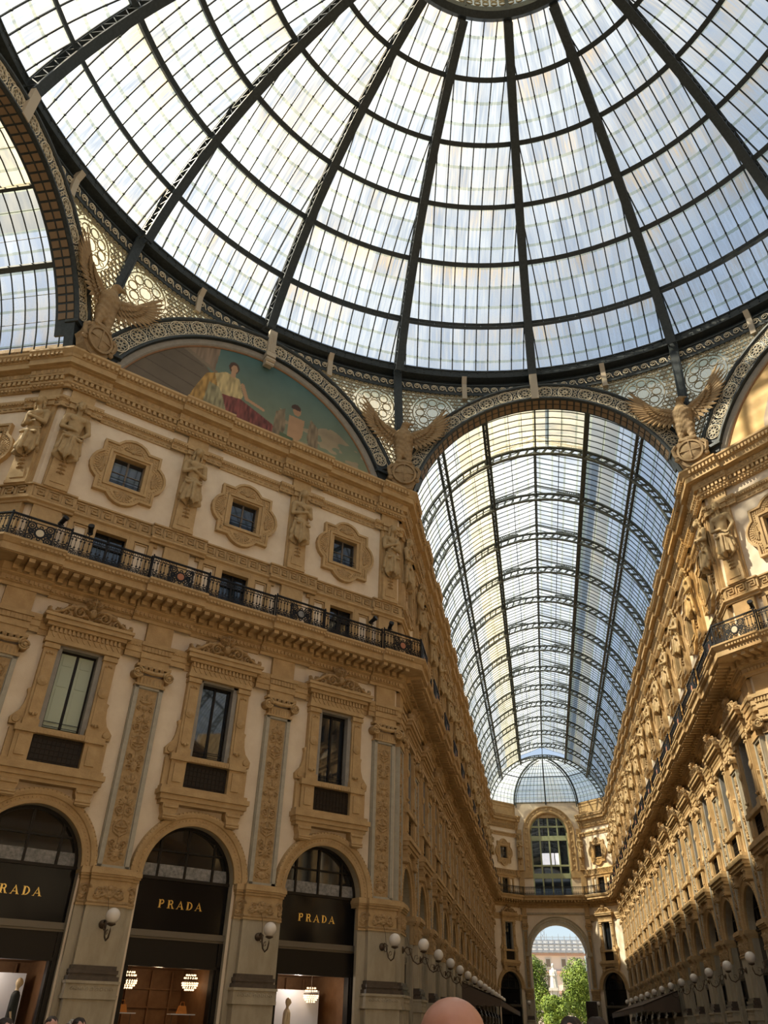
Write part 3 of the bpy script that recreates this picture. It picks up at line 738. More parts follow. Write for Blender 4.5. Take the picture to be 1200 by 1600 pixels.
# ---- lower tall window
def make_tall_window(glass='glassdark',shut=False):
    p=empty('tall_window'); zb=7.0
    mb=MB()
    for s_ in (-1,1):
        x0,x1=sorted((s_*.76,s_*1.20)); mb.box(x0,x1,-.22,0,9.1,11.90); a,b=sorted((s_*.84,s_*1.12)); mb.box(a,b,-.26,-.2,9.5,11.5)
        mb.box(min(x0,x1)-.03,max(x0,x1)+.03,-.30,0,9.10,9.32); mb.box(min(x0,x1)-.03,max(x0,x1)+.03,-.30,0,11.66,11.80)
        mb.lathe([(.17,0),(.17,.05),(.11,.07),(.06,.09)],12,(s_*.98,-.24,10.55),axis='y')
        for z,dr in ((11.5,-1),(9.45,1)):
            for k in (-1,0,1): mb.lathe([(.05,0),(.04,.05),(.01,.07)],8,(s_*.98+.09*k,-.25,z+dr*.03*abs(k)),axis='y')
        # pedestals and side scroll buttress
        a,b=sorted((s_*.80,s_*1.34)); mb.box(a,b,-.26,0,8.06,8.92); c_,d_=sorted((s_*.92,s_*1.22)); mb.box(c_,d_,-.30,-.24,8.2,8.8)
        a,b=sorted((s_*.74,s_*1.40)); mb.box(a,b,-.34,0,8.90,9.10)
        a,b=sorted((s_*1.3,s_*1.52)); mb.box(a,b,-.16,0,8.06,9.0)
        pts=[(1.20,9.1),(1.58,9.1),(1.60,9.3),(1.50,9.42),(1.38,9.55),(1.30,9.8),(1.27,10.1),(1.31,10.25),(1.20,10.3)]
        poly=[(s_*x,z) for x,z in pts]; mb.prism(poly if s_<0 else poly[::-1],-.16,0)
        mb.lathe([(.13,0),(.11,.05),(.04,.06)],10,(s_*1.42,-.15,9.26),axis='y')
    mb.box(-.76,.76,-.22,0,11.90,12.0); mb.box(-1.26,1.26,-.30,0,11.86,12.0)
    mb.box(-1.22,1.22,-.26,0,12.0,12.36)
    for i in range(17): mb.box(-1.18+.142*i,-1.10+.142*i,-.33,-.24,12.22,12.38)
    for i in range(12): mb.prism([(-1.12+.2*i,12.18),(-1.02+.2*i,12.04),(-.98+.2*i,12.04),(-.94+.2*i,12.18)],-.285,-.24)
    mb.box(-1.34,1.34,-.40,0,12.38,12.50); mb.box(-1.46,1.46,-.50,0,12.50,12.66); mb.box(-1.52,1.52,-.56,0,12.66,12.76)
    mb.box(-1.56,1.56,-.40,0,7.62,7.78); mb.box(-1.62,1.62,-.47,0,7.78,7.94); mb.box(-1.5,1.5,-.34,0,7.50,7.62); mb.box(-1.56,1.56,-.36,0,7.94,8.06)
    mb.box(-.8,.8,-.30,0,8.92,9.10); mb.box(-.82,.82,-.2,0,8.04,8.1)
    for i in range(14): mb.box(-.76+.11*i,-.70+.11*i,-.32,-.28,8.93,9.0)
    part(p,'stone_surround',mb,M['stone'],zb=zb)
    for s_ in (-1,1):
        mb=MB(); x=s_*1.12
        mb.prism([(x-.27,7.5),(x-.27,7.36),(x-.22,7.20),(x-.24,7.06),(x-.15,7.0),(x+.15,7.0),(x+.24,7.06),(x+.22,7.20),(x+.27,7.36),(x+.27,7.5)],-.33,0)
        for z in (7.06,7.14,7.40): mb.tube([(x-.24,-.34,z),(x+.24,-.34,z)],.045,6)
        part(p,'corbel',mb,M['stone'],zb=zb)
    mb=MB(); PD.add(mb,0,12.74,-.34,cull=.01); mb.prism([(-1.40,12.76),(1.40,12.76),(1.2,12.86),(.62,13.2),(.2,13.4),(-.2,13.4),(-.62,13.2),(-1.2,12.86)],-.34,-.05); part(p,'scroll_pediment',mb,M['relief'],zb=zb)
    mb=MB()
    for s_ in (-1,1):
        a,b=sorted((s_*.60,s_*.78)); mb.box(a,b,-.13,.45,9.10,11.9)
    mb.box(-.78,.78,-.13,.45,11.78,11.92); mb.box(-.6,.6,0,.5,9.06,9.14)
    part(p,'outer_frame',mb,M['mframe'] ,zb=zb)
    mb=MB()
    for x in (-.57,0,.57): mb.box(x-.035,x+.035,.12,.20,9.12,11.8)
    mb.box(-.6,.6,.12,.2,11.72,11.8); mb.box(-.6,.6,.12,.2,9.12,9.2); fr=part(p,'casement_frame',mb,M['bframe'],zb=zb)
    mb=MB(); mb.box(-.6,.6,.18,.22,9.12,11.8)
    gl=part(p,'glass_pane',mb,M[glass],zb=zb)
    if shut:
        for s_ in (-1,1):
            mb=MB(); a,b=sorted((s_*.05,s_*.54)); mb.box(a,b,.13,.17,9.25,11.7)
            a2,b2=a+.09,b-.09
            mb.box(a2,b2,.115,.13,9.4,10.5); mb.box(a2,b2,.115,.13,10.6,11.2); mb.box(a2,b2,.115,.13,11.3,11.6); part(p,'shutter',mb,M['shutter'],zb=zb)
    mb=MB(); 
    for z in (9.28,9.42): mb.tube([(-.6,.08,z),(.6,.08,z)],.012,4)
    part(p,'guard_bar',mb,M['black'],zb=zb)
    mb=MB(); mb.box(-.78,.78,-.12,-.02,8.08,8.94); 
    for i in range(11): mb.box(-.74+.142*i,-.72+.142*i,-.14,-.12,8.1,8.9)
    for z in (8.2,8.36,8.52,8.68,8.82): mb.box(-.76,.76,-.14,-.12,z-.01,z+.01)
    part(p,'grille',mb,M['blackgr'],zb=zb)
    return p
M['blackgr']=mat('dark_bronze_grille',(.025,.018,.012),.5,metal=.3)
# ---- medallion window
def lobed(R_,k=0):
    """square with half-round lobes on each side; R_ scale offset"""
    s=1.16+R_; l=.78+R_; pts=[]
    corner=[(-s,-s),(s,-s),(s,s),(-s,s)]
    for i,(cx,cz) in enumerate([(0,-1),(1,0),(0,1),(-1,0)]):
        pts.append(corner[i]); ax=math.atan2(cz,cx)
        hh=.76+R_; off=.76
        for q in range(11):
            a=ax-PI/2+PI*q/10; pts.append((cx*off+hh*math.cos(a),cz*off+hh*math.sin(a)))
    out=[]
    for x,z in pts:
        out.append((x,z))
    # keep corners and only lobe points outside the square
    res=[]
    for i in range(4):
        blk=out[i*12:(i+1)*12]; res.append(blk[0]); cx,cz=[(0,-1),(1,0),(0,1),(-1,0)][i]
        lp=[q for q in blk[1:] if q[0]*cx+q[1]*cz>=s]
        # entry points on the square edge
        half=math.sqrt(max(0,hh*hh-(s-off)**2)); tx,tz=-cz,cx
        res.append((cx*s-tx*half*1,cz*s-tz*half*1)); res+=lp; res.append((cx*s+tx*half,cz*s+tz*half))
    return res
def make_medallion():
    p=empty('medallion_window'); zb=17.7; zc=19.26
    def band(mb,R0,R1,y0,y1):
        a=lobed(R0);b=lobed(R1); n=min(len(a),len(b))
        def rs(P,N=96):
            P=np.array(P+[P[0]]); d=np.r_[0,np.cumsum(np.linalg.norm(np.diff(P,axis=0),axis=1))]; t=np.linspace(0,d[-1],N,endpoint=False)
            return np.stack([np.interp(t,d,P[:,0]),np.interp(t,d,P[:,1])],1)
        if len(a)!=len(b): a=rs(a);b=rs(b)
        else: a=np.array(a);b=np.array(b)
        n=len(a); vs=[]
        for i in range(n):
            vs+= [(a[i][0],y1,zc+a[i][1]),(a[i][0],y0,zc+a[i][1]),(b[i][0],y0,zc+b[i][1]),(b[i][0],y1,zc+b[i][1])]
        fs=[]
        for i in range(n):
            j=(i+1)%n
            for q in range(3): fs.append((i*4+q,j*4+q,j*4+q+1,i*4+q+1))
        mb.add(vs,fs)
    mb=MB(); band(mb,0,-.10,-.19,0); band(mb,-.09,-.28,-.12,0); 
    # inner plate with square hole
    for (x0,x1,z0,z1) in ((-1.0,1.0,.68,1.0),(-1.0,1.0,-1.0,-.68),(-1.0,-.68,-.68,.68),(.68,1.0,-.68,.68)): mb.box(x0,x1,-.10,0,zc+z0,zc+z1)
    for (cx,cz) in ((0,1),(0,-1),(1,0),(-1,0)):
        n=12; ax=math.atan2(cz,cx); poly=[(cx*.85+.6*math.cos(ax-PI/2+PI*i/n),zc+cz*.85+.6*math.sin(ax-PI/2+PI*i/n)) for i in range(n+1)]; mb.prism(poly[::-1],-.085,0)
    for (x0,x1,z0,z1) in ((-.86,.86,.72,.82),(-.86,.86,-.82,-.72),(-.86,-.76,-.8,.8),(.76,.86,-.8,.8)): mb.box(x0,x1,-.16,-.08,zc+z0,zc+z1)
    # bead row along the frame
    P=np.array(lobed(-.19)); P=np.vstack([P,P[:1]]); d=np.r_[0,np.cumsum(np.linalg.norm(np.diff(P,axis=0),axis=1))]
    for t in np.arange(0,d[-1],.11):
        x=np.interp(t,d,P[:,0]); z=np.interp(t,d,P[:,1]); mb.box(x-.03,x+.03,-.145,-.12,zc+z-.03,zc+z+.03)
    # reveal
    for (x0,x1,z0,z1) in ((-.72,-.62,-.7,.7),(.62,.72,-.7,.7),(-.7,.7,.64,.74),(-.7,.7,-.74,-.66)): mb.box(x0,x1,-.10,.4,zc+z0,zc+z1)
    part(p,'lobed_surround',mb,M['stone'],zb=zb)
    for (cx,cz,an) in ((0,1,0),(0,-1,PI),(1,0,-PI/2),(-1,0,PI/2)):
        mb=MB(); c,s=math.cos(an),math.sin(an)
        SH.add(mb,0,0,-.09,cull=.004); V=mb.v[0]; 
        x=V[:,0].copy(); z=V[:,2].copy(); V[:,0]=x*c-z*s+cx*.92; V[:,2]=x*s+z*c+zc+cz*.92
        part(p,'shell',mb,M['relief'],zb=zb)
    mb=MB()
    for x in (-.62,0,.62): mb.box(x-.035,x+.035,.16,.22,zc-.68,zc+.68)
    for z in (-.66,.0,.66): mb.box(-.64,.64,.16,.22,zc+z-.03*(z!=0)-.012,zc+z+.03*(z!=0)+.012)
    part(p,'casement_frame',mb,M['wframe'],zb=zb)
    mb=MB(); mb.box(-.64,.64,.19,.22,zc-.68,zc+.68); part(p,'glass_pane',mb,M['glassdark'],zb=zb)
    mb=MB()
    for z in (-.45,-.33): mb.tube([(-.62,.05,zc+z),(.62,.05,zc+z)],.014,4)
    part(p,'guard_bar',mb,M['black'],zb=zb)
    return p
# ---- low window behind the balcony
def make_mezz():
    p=empty('balcony_window'); zb=14.66; mb=MB()
    for s_ in (-1,1):
        a,b=sorted((s_*.64,s_*.86)); mb.box(a,b,-.12,0,14.66,16.6); a,b=sorted((s_*1.42,s_*1.60)); mb.box(a,b,-.12,0,14.66,16.6)
    mb.box(-1.75,1.75,-.10,0,16.48,16.62); 
    for s_ in (-1,1):
        a,b=sorted((s_*.90,s_*1.38)); 
        for z in (16.40,): mb.box(a,b,-.06,0,z,z+.06)
        mb.box(a,a+.04,-.06,0,14.8,16.4); mb.box(b-.04,b,-.06,0,14.8,16.4)
        a,b=sorted((s_*.58,s_*.66)); mb.box(a,b,-.1,.4,14.66,16.5)
    mb.box(-.66,.66,-.1,.4,16.46,16.58)
    part(p,'stone_frame',mb,M['stone'],zb=zb)
    mb=MB()
    for x in (-.6,0,.6): mb.box(x-.04,x+.04,.14,.22,14.66,16.5)
    mb.box(-.62,.62,.14,.22,15.9,15.96); mb.box(-.62,.62,.14,.22,16.42,16.5); part(p,'casement_frame',mb,M['bframe'],zb=zb)
    mb=MB(); mb.box(-.62,.62,.2,.24,14.66,16.5); part(p,'glass_pane',mb,M['glassdark'],zb=zb)
    return p
# ---- letters of the sign (flat letter shapes with thickness)
def letters_PRADA(h=.235,total=1.46):
    out=[]; t=.047; th=.02
    def P_(mb,x,leg=False):
        mb.box(x,x+t,-th,0,0,h); mb.box(x-.02,x+t+.02,-th,0,0,.014); mb.box(x-.02,x+t,-th,0,h-.014,h)
        mb.ring(x+t+.02,h*.74,h*.225,.034,-th,0,14,a0=-PI/2,a1=PI/2); mb.box(x+t,x+t+.03,-th,0,h-.02,h-.002); mb.box(x+t,x+t+.03,-th,0,h*.48,h*.48+.02)
        if leg: mb.prism([(x+t+.03,h*.5),(x+t+.065,h*.5),(x+.165,0),(x+.12,0)],-th,0); mb.box(x+.11,x+.18,-th,0,0,.014)
    def A_(mb,x):
        w=.19; mb.prism([(x,0),(x+.018,0),(x+w*.53,h*.9),(x+w*.5,h)],-th,0); mb.prism([(x+w*.42,h),(x+w*.52,h),(x+w,0),(x+w-.048,0)],-th,0); mb.box(x+.045,x+w-.05,-th,0,h*.28,h*.28+.016)
        mb.box(x-.02,x+.035,-th,0,0,.013); mb.box(x+w-.065,x+w+.015,-th,0,0,.013)
    def D_(mb,x):
        mb.box(x,x+t,-th,0,0,h); mb.box(x-.02,x+t+.02,-th,0,0,.014); mb.box(x-.02,x+t,-th,0,h-.014,h)
        n=16; vs=[]
        o=[(x+t*.7+.125*math.cos(a),h/2+h/2*math.sin(a)) for a in [-PI/2+PI*i/n for i in range(n+1)]]
        q=[(x+t*.7+.085*math.cos(a),h/2+(h/2-.018)*math.sin(a)) for a in [-PI/2+PI*i/n for i in range(n+1)]]
        for i in range(n): mb.prism([o[i],o[i+1],q[i+1],q[i]][::-1],-th,0)
    fs=[lambda mb:P_(mb,0),lambda mb:P_(mb,0,True),lambda mb:A_(mb,0),lambda mb:D_(mb,0),lambda mb:A_(mb,0)]
    xs=[0,.30,.60,.94,1.23]
    for f,x in zip(fs,xs):
        mb=MB(); f(mb); V=[v+np.array([x-total/2,0,0]) for v in mb.v]; mb.v=[(v-np.array([x-total/2,0,0]))*np.array([1.17,1,1])+np.array([x-total/2,0,0]) for v in V]; out.append(mb)
    return out
# ---- shop bay (arch, fanlight, fascia, display)
def make_shop(sign=True,lit=0):
    p=empty('shopfront'); 
    mb=MB()
    mb.sweep_arc([(RA-.01,.0),(RA-.01,-.10),(RA+.07,-.13),(RA+.10,-.10),(RA+.22,-.13),(RA+.24,-.18),(RA+.34,-.22),(RA+.42,-.20),(RA+.44,0)],0,ZA,0,PI,32)
    n=46
    for i in range(n):
        a=PI*(i+.5)/n; mb.lathe([(.028,0),(.02,.03)],5,((RA+.165)*math.cos(a),-.11,ZA+(RA+.165)*math.sin(a)),axis='y')
        mb.lathe([(.03,0),(.02,.035)],5,((RA+.40)*math.cos(a),-.20,ZA+(RA+.40)*math.sin(a)),axis='y')
    part(p,'archivolt',mb,M['stone'])
    mb=MB(); mb.sweep_arc([(RA,0),(RA,.55)],0,ZA,0,PI,28,legs=0,closed=False); part(p,'reveal',mb,M['pier'])
    mb=MB(); y0,y1=.30,.40
    mb.sweep_arc([(RA-.09,y0),(RA,y0),(RA,y1),(RA-.09,y1)],0,ZA,0,PI,28)
    for x in (-.95,-.02,.95): 
        hgt=math.sqrt((RA-.05)**2-x*x); mb.box(x-.035,x+.035,y0,y1,ZA,ZA+hgt)
    mb.box(-1.25,1.25,y0,y1,ZA+.78,ZA+.83); mb.box(-RA,RA,y0-.05,y1,ZA-.06,ZA+.03)
    part(p,'fanlight_frame',mb,M['bframe'])
    mb=MB(); mb.prism([(RA*math.cos(PI*i/24),ZA+RA*math.sin(PI*i/24)) for i in range(25)],.37,.40); part(p,'fanlight_glass',mb,M['fanglass'])
    mb=MB()
    for x0,x1 in ((-1.48,-.97),(-.90,-.05),(.02,.90),(.97,1.48)): mb.box(x0,x1,.345,.36,ZA+.04,ZA+.40)
    if sign: part(p,'silvery_strip',mb,M['silver'])
    mb=MB(); mb.box(-RA,RA,.30,.40,3.92,ZA-.06); part(p,'fascia',mb,M['blackpanel'])
    mb=MB(); mb.box(-RA,RA,.12,.42,3.76,3.93); mb.box(-RA,RA,.18,.42,3.70,3.76); part(p,'transom',mb,M['beam'])
    mb=MB(); mb.box(-RA,RA,.22,.40,3.06,3.70); 
    for s_ in (-1,1): a,b=sorted((s_*(RA-.14),s_*RA)); mb.box(a,b,.16,.5,0,3.7); a,b=sorted((s_*(RA-.2),s_*(RA-.14))); mb.box(a,b,.22,.5,0,3.06)
    mb.box(-RA,RA,.16,.45,2.98,3.06); part(p,'display_frame',mb,M['bframe'])
    if sign:
        for i,l in enumerate(letters_PRADA()):
            l.v=[v+np.array([0,.298,4.56]) for v in l.v]; part(p,'letter',l,M['gold'])
    if not lit:
        mb=MB(); mb.box(-RA,RA,.36,.40,0,3.0); part(p,'display_glass',mb,M['blackpanel'])
    else:
        mb=MB(); mb.quad((-RA,.45,0),(-RA,3,0),(-RA,3,3.05),(-RA,.45,3.05)); mb.quad((RA,.45,0),(RA,3,0),(RA,3,3.05),(RA,.45,3.05)); mb.quad((-RA,3,0),(RA,3,0),(RA,3,3.05),(-RA,3,3.05)); mb.quad((-RA,.45,3.05),(RA,.45,3.05),(RA,3,3.05),(-RA,3,3.05))
        for x in (-1.1,-.35,.45,1.15): mb.box(x-.03,x+.03,2.85,2.95,0,3.0)
        for z in (1.0,1.5,2.0,2.5): mb.box(-1.5,1.5,2.88,2.94,z-.02,z+.02)
        part(p,'shop_interior',mb,M['wood'])
        l=bpy.data.lights.new('shop_lamp','POINT'); l.energy=22 if lit==1 else 60; l.color=(1,.72,.45) if lit==1 else (1,.9,.8); l.shadow_soft_size=.12
        lo=bpy.data.objects.new('shop_light',l); COL.objects.link(lo); lo.parent=p; lo.location=(0,1.3,2.8)
    return p
def make_lamp():
    p=empty('globe_wall_lamp'); mb=MB()   # origin at wall plate, arm along -y
    mb.lathe([(.12,0),(.12,.03),(.07,.06),(.03,.10)],12,(0,0,0),axis='y')
    mb.tube([(0,-.05,0),(0,-.16,.10),(0,-.26,.06),(0,-.30,-.12),(0,-.40,-.34),(0,-.56,-.44),(0,-.72,-.38),(0,-.78,-.22),(0,-.78,-.10)],.024,6)
    mb.tube([(0,-.08,-.02),(0,-.20,-.16),(0,-.34,-.12),(0,-.36,.02),(0,-.28,.06),(0,-.22,0)],.014,5)
    mb.tube([(0,-.42,-.33),(0,-.46,-.18),(0,-.56,-.16),(0,-.58,-.26),(0,-.52,-.28)],.012,5)
    mb.lathe([(.03,-.10),(.12,-.06),(.13,-.03),(.10,-.02)],12,(0,-.78,0)); part(p,'bracket',mb,M['brass'],True)
    mb=MB(); mb.lathe([(.205*math.sin(PI*i/12)+.001,.17-.205*math.cos(PI*i/12)) for i in range(13)],20,(0,-.78,0)); part(p,'globe',mb,M['globe'],True)
    mb=MB(); mb.tube([(0,-.26,.06),(.03,-.16,.4),(0,-.04,.72)],.008,4); part(p,'stay_cable',mb,M['brass'])
    return p
# ---- cast iron balcony railing, panel of length L (origin at its middle, foot)
def rail_unit(mb,x,w):
    r=.0125
    for s_ in (-1,1):
        xx=x+s_*w*.22
        mb.tube([(xx,0,.30),(xx,0,.70)],r,4); mb.ring(xx,.355,.03,.02,-.012,.012,6); mb.ring(xx,.655,.028,.02,-.012,.012,6)
    mb.ring(x,.70,w*.22,.022,-.01,.01,8,a0=0,a1=PI)
    mb.ring(x-w*.25,.15,.085,.024,-.01,.01,9); mb.ring(x+w*.25,.15,.085,.024,-.01,.01,9); mb.ring(x,.245,.06,.022,-.01,.01,8); mb.ring(x-w*.25,.15,.035,.03,-.01,.01,6); mb.ring(x+w*.25,.15,.035,.03,-.01,.01,6)
    mb.ring(x+w*.5,.80,.055,.02,-.01,.01,8); mb.ring(x,.81,.045,.02,-.01,.01,8); mb.box(x-w/2,x+w/2,-.008,.008,.262,.28)
def make_rail(Lr,medal=None):
    p=empty('balcony_railing'); mb=MB(); n=max(2,round(Lr/.29)); w=Lr/n
    for i in range(n):
        x=-Lr/2+w*(i+.5)
        if medal and abs(x)<.38: continue
        rail_unit(mb,x,w)
    mb.box(-Lr/2,Lr/2,-.02,.02,0,.05); mb.box(-Lr/2,Lr/2,-.015,.015,.735,.755)
    part(p,'openwork_panel',mb,M['black'])
    mb=MB(); mb.box(-Lr/2-.02,Lr/2+.02,-.04,.04,.86,.91); part(p,'handrail',mb,M['black'])
    for s_ in (-1,1):
        mb=MB(); x=s_*(Lr/2-.01); mb.box(x-.022,x+.022,-.03,.03,0,.92); mb.lathe([(.02,.92),(.035,.95),(.02,.98)],6,(x,0,0)); part(p,'post',mb,M['black'])
    if medal:
        mb=MB(); 
        for sx in (-1,1):
            for (z,rr) in ((.18,.12),(.62,.13),(.42,.08)): mb.ring(sx*.30,z,rr,.05,-.012,.012,10); mb.ring(sx*.30,z,rr*.45,.04,-.012,.012,8)
            mb.box(sx*.44-.02,sx*.44+.02,-.02,.02,.05,.75)
        for a in range(8): mb.ring(.215*math.cos(a*PI/4),.40+.215*math.sin(a*PI/4),.055,.035,-.012,.012,7)
        mb.ring(0,.40,.165,.06,-.02,.02,16); part(p,'scroll_medallion',mb,M['black'])
        mb=MB(); mb.lathe([(.135,0),(.13,.015)],16,(0,-.015,.40),axis='y'); part(p,'roundel',mb,medal)
    return p
def make_spot():
    p=empty('spotlight'); mb=MB(); mb.tube([(0,0,0),(0,0,.18)],.02,6); mb.box(-.10,.10,-.02,.02,.14,.17); part(p,'yoke',mb,M['black'])
    mb=MB(); mb.tube([(0,.12,.20),(0,-.16,.34)],.085,10); mb.tube([(0,-.14,.33),(0,-.22,.37)],.11,10); part(p,'lamp_head',mb,M['black']); return p
# ================================================================== placing the facades
PROTO={}
def place(key,fn,loc,rz,label,cat,group=None,mirror=False):
    if key not in PROTO:
        o=fn(); protofreeze(o); PROTO[key]=o
    else: o=copy_tree(PROTO[key])
    o.location=loc; o.rotation_euler=(0,0,rz)
    tag(o,label,cat,group); return o
def where_bay(name,k,n):
    if name=='diagonal_left': return 'in %s bay of near left facade'%('left','middle','right')[k]
    if name=='diagonal_right': return 'in %s bay of near right facade'%('left','middle','right')[k]
    if name=='arcade_left': return 'in %s bay from octagon, left arcade wall'%ORD[k]
    if name=='arcade_right': return 'in %s bay from octagon, right arcade wall'%ORD[k]
    if name=='apse_left': return 'on angled wall left of far archway'
    if name=='apse_right': return 'on angled wall right of far archway'
    if name=='transept_left': return 'in %s bay of side arcade at left edge'%ORD[k]
    if name=='transept_right': return 'in %s bay of side arcade at right edge'%ORD[k]
gname={'diagonal_left':'near left facade','diagonal_right':'near right facade','arcade_left':'left arcade wall','arcade_right':'right arcade wall','apse_left':'far angled walls','apse_right':'far angled walls','transept_left':'left side arcade','transept_right':'right side arcade'}
for name in gname:
    wl=W_[name]; bs,bw=bays_of(name); g=gname[name]
    if name.startswith('transept') : bs=bs[:2] if name=='transept_left' else bs[:1]
    for k,b in enumerate(bs):
        wh=where_bay(name,k,len(bs)); P=lambda e,z:wl.pt(b,e,z)
        if name=='diagonal_left': key=('shopL',k); fn=(lambda k=k:make_shop(True,2 if k!=1 else 1)); lab='black-fronted arched shop with gold lettering '
        else: key='shop'; fn=lambda:make_shop(False,0); lab='arched dark shopfront '
        sh=place(key,fn,P(0,0),wl.rz,lab+wh,'shopfront','arched shopfronts on the '+g)
        kk='win'; f=lambda:make_tall_window(); tl='tall pedimented window with dark glass '
        if name=='diagonal_left' and k==0: kk='winshut'; f=lambda:make_tall_window(shut=True); tl='tall pedimented window with pale green shutters '
        ww=place(kk,f,P(0,7.0),wl.rz,tl+wh,'window','tall pedimented windows on the '+g)
        if name.startswith('apse'): ww.scale=(.82,1,1)
        place('mez',make_mezz,P(0,14.66),wl.rz,'low window behind iron balcony '+wh,'window','low balcony windows on the '+g).scale=(.85 if name.startswith('apse') else 1,1,1)
        place('med',make_medallion,P(0,17.7),wl.rz,'square window in lobed shell frame '+wh,'window','lobed square windows on the '+g).scale=(.9 if name.startswith('apse') else 1,1,1)
# pilasters: (position along wall, variant) 
def pil_positions(name):
    wl=W_[name]
    if name.startswith('diagonal'): return [(.64,'l'),(wl.L/2-2.55,''),(wl.L/2+2.55,''),(wl.L-.64,'r')]
    if name=='arcade_left': return [(.62,'l')]+[(.5+BAY*k,'') for k in range(1,NB)]+[(wl.L-.62,'e')]
    if name=='arcade_right': return [(wl.L-.62,'r')]+[(wl.L-.5-BAY*k,'') for k in range(1,NB)]+[(.62,'e')]
    if name=='transept_left': return [(TL-.62,'r'),(TL-5.4,''),(TL-10.3,'')]
    if name=='transept_right': return [(.62,'l'),(5.4,'')]
    if name=='end': return [(.32,'n'),(wl.L-.32,'n')]
    return []
def where_pil(name,k,n):
    if name.startswith('diagonal'): return ('at left corner of near %s facade','left of middle bay, near %s facade','right of middle bay, near %s facade','at right corner of near %s facade')[k]%name[9:]
    if name.startswith('arcade'): return '%s from octagon on %s arcade wall'%(ORD[k],name[7:])
    if name=='transept_left': return '%s from corner, side arcade at left edge'%ORD[k]
    if name=='transept_right': return '%s from corner, side arcade at right edge'%ORD[k]
    return 'just %s of far archway'%('left','right')[k]
FK={'diagonal_left':[1,0,0,2],'diagonal_right':[1,0,2,0],'transept_left':[2,0,1]}
fdesc={0:'carved man with crossed arms',1:'carved bearded man, hand on hip',2:'carved woman holding a child'}
for name in ('diagonal_left','diagonal_right','arcade_left','arcade_right','transept_left','transept_right','end'):
    wl=W_[name]; ps=pil_positions(name); g={'end':'far end wall'}.get(name) or gname[name]
    for k,(u,v) in enumerate(ps):
        var=k%3; wh=where_pil(name,k,len(ps)); key=('pil',v,var)
        if v=='l': fn=lambda var=var:make_pilaster(-.64,.95,0,var)
        elif v in('r',): fn=lambda var=var:make_pilaster(-.95,.64,0,var)
        else: fn=lambda var=var:make_pilaster(-.87,.87,0,var)
        if v=='e': key=('pil','',var); 
        q=place(key,fn,wl.pt(u,0,0),wl.rz,'giant carved pilaster with ionic capital, '+wh,'pilaster','giant pilasters on the '+g)
        if v=='n': q.scale=(.55,1,1)
        fk=FK.get(name,[0,1,2]*6)[k]; mir=(k%2==1)
        c=place(('fig',fk,mir),lambda fk=fk,mir=mir:make_caryatid(fk,0,mir),wl.pt(u,0,17.40),wl.rz,'%s, %s'%(fdesc[fk],wh),'statue','carved figures on the '+g)
        if v=='n': c.scale=(.7,1,1)
        ap=place('attic',make_attic_block,wl.pt(u,0,14.66),wl.rz,'plain stone pier behind balcony railing, '+wh,'pier','balcony piers on the '+g)
        if v=='n': ap.scale=(.6,1,1)
        if v not in('e','n') and not (name=='transept_left') and not name=='transept_right' and not (name=='diagonal_right' and k>1):
            place('lamp',make_lamp,wl.pt(u,.30,3.93),wl.rz,'white globe lamp on curled bronze bracket, '+wh,'lamp','white globe lamps on the '+g)
# lamps beside the far archway
for s_,t_ in ((-1,'left'),(1,'right')):
    place('lamp',make_lamp,(s_*3.75,Y1-.14,3.93),0,'small globe lamp on the pier just %s of the far archway'%t_,'lamp')
# railings
RE=1.02
rcache={}
medals=['terracotta','fret','blackpanel']
for name in ('transept_left','diagonal_left','arcade_left','apse_left','end','apse_right','arcade_right','diagonal_right','transept_right'):
    wl=W_[name]; segs=[]; cur=0
    for s0,s1 in wl.breaks: 
        if s0>cur+.01: segs.append((cur,s0,0))
        segs.append((max(0,s0),min(wl.L,s1),1)); cur=s1
    if cur<wl.L-.01: segs.append((cur,wl.L,0))
    if name=='end': segs=[(0,2.6,0),(2.6,5.3,0),(5.3,7.9,0)]
    if name.startswith('apse'): segs=[(0,wl.L,0)]
    conv=.4142
    for i,(s0,s1,bk) in enumerate(segs):
        e=RE+(.14 if bk else 0); a,b=s0,s1; corner=False
        if s0<=0:
            if name in('diagonal_left','arcade_left','diagonal_right','transept_right'): a-=conv*e; corner=True
            elif name in('apse_left','end','apse_right','arcade_right'): a+=conv*e
        if s1>=wl.L-.01:
            if name in('transept_left','diagonal_left','arcade_right','diagonal_right'): b+=conv*e; corner=True
            elif name in('arcade_left','apse_left','end','apse_right'): b-=conv*e
        Ls=round(b-a,2); mk=None
        if bk: mk=['fret','terracotta','silver','terracotta'][(i//2)%4] if 'diagonal' in name else 'terracotta'
        key=('rail',Ls,mk)
        pos='at the corner' if corner else ''
        lab=''
        if name.startswith('apse'): lab='black iron balcony railing on angled wall %s of far archway'%name[5:]
        elif len(segs)>16:
            kk=i if name=='arcade_left' else len(segs)-1-i
            lab='black iron balcony railing before %s %s from octagon, %s'%('pier' if bk else 'window',ORD[min(kk//2,15)],gname[name])
        elif name=='end': lab='black iron balcony railing, %s stretch before big arched end window'%('left','middle','right')[i]
        else:
            lab='black iron balcony railing %s, %s section from left, %s'%('with medallion' if bk else 'of openwork',ORD[i],gname[name])
        if mk: mk2=M[mk]
        place(key,(lambda Ls=Ls,mk=mk:make_rail(Ls,M[mk] if mk else None)),wl.pt((a+b)/2,e,14.64),wl.rz,lab,'railing','balcony railing sections on the '+gname.get(name,'far end wall'))
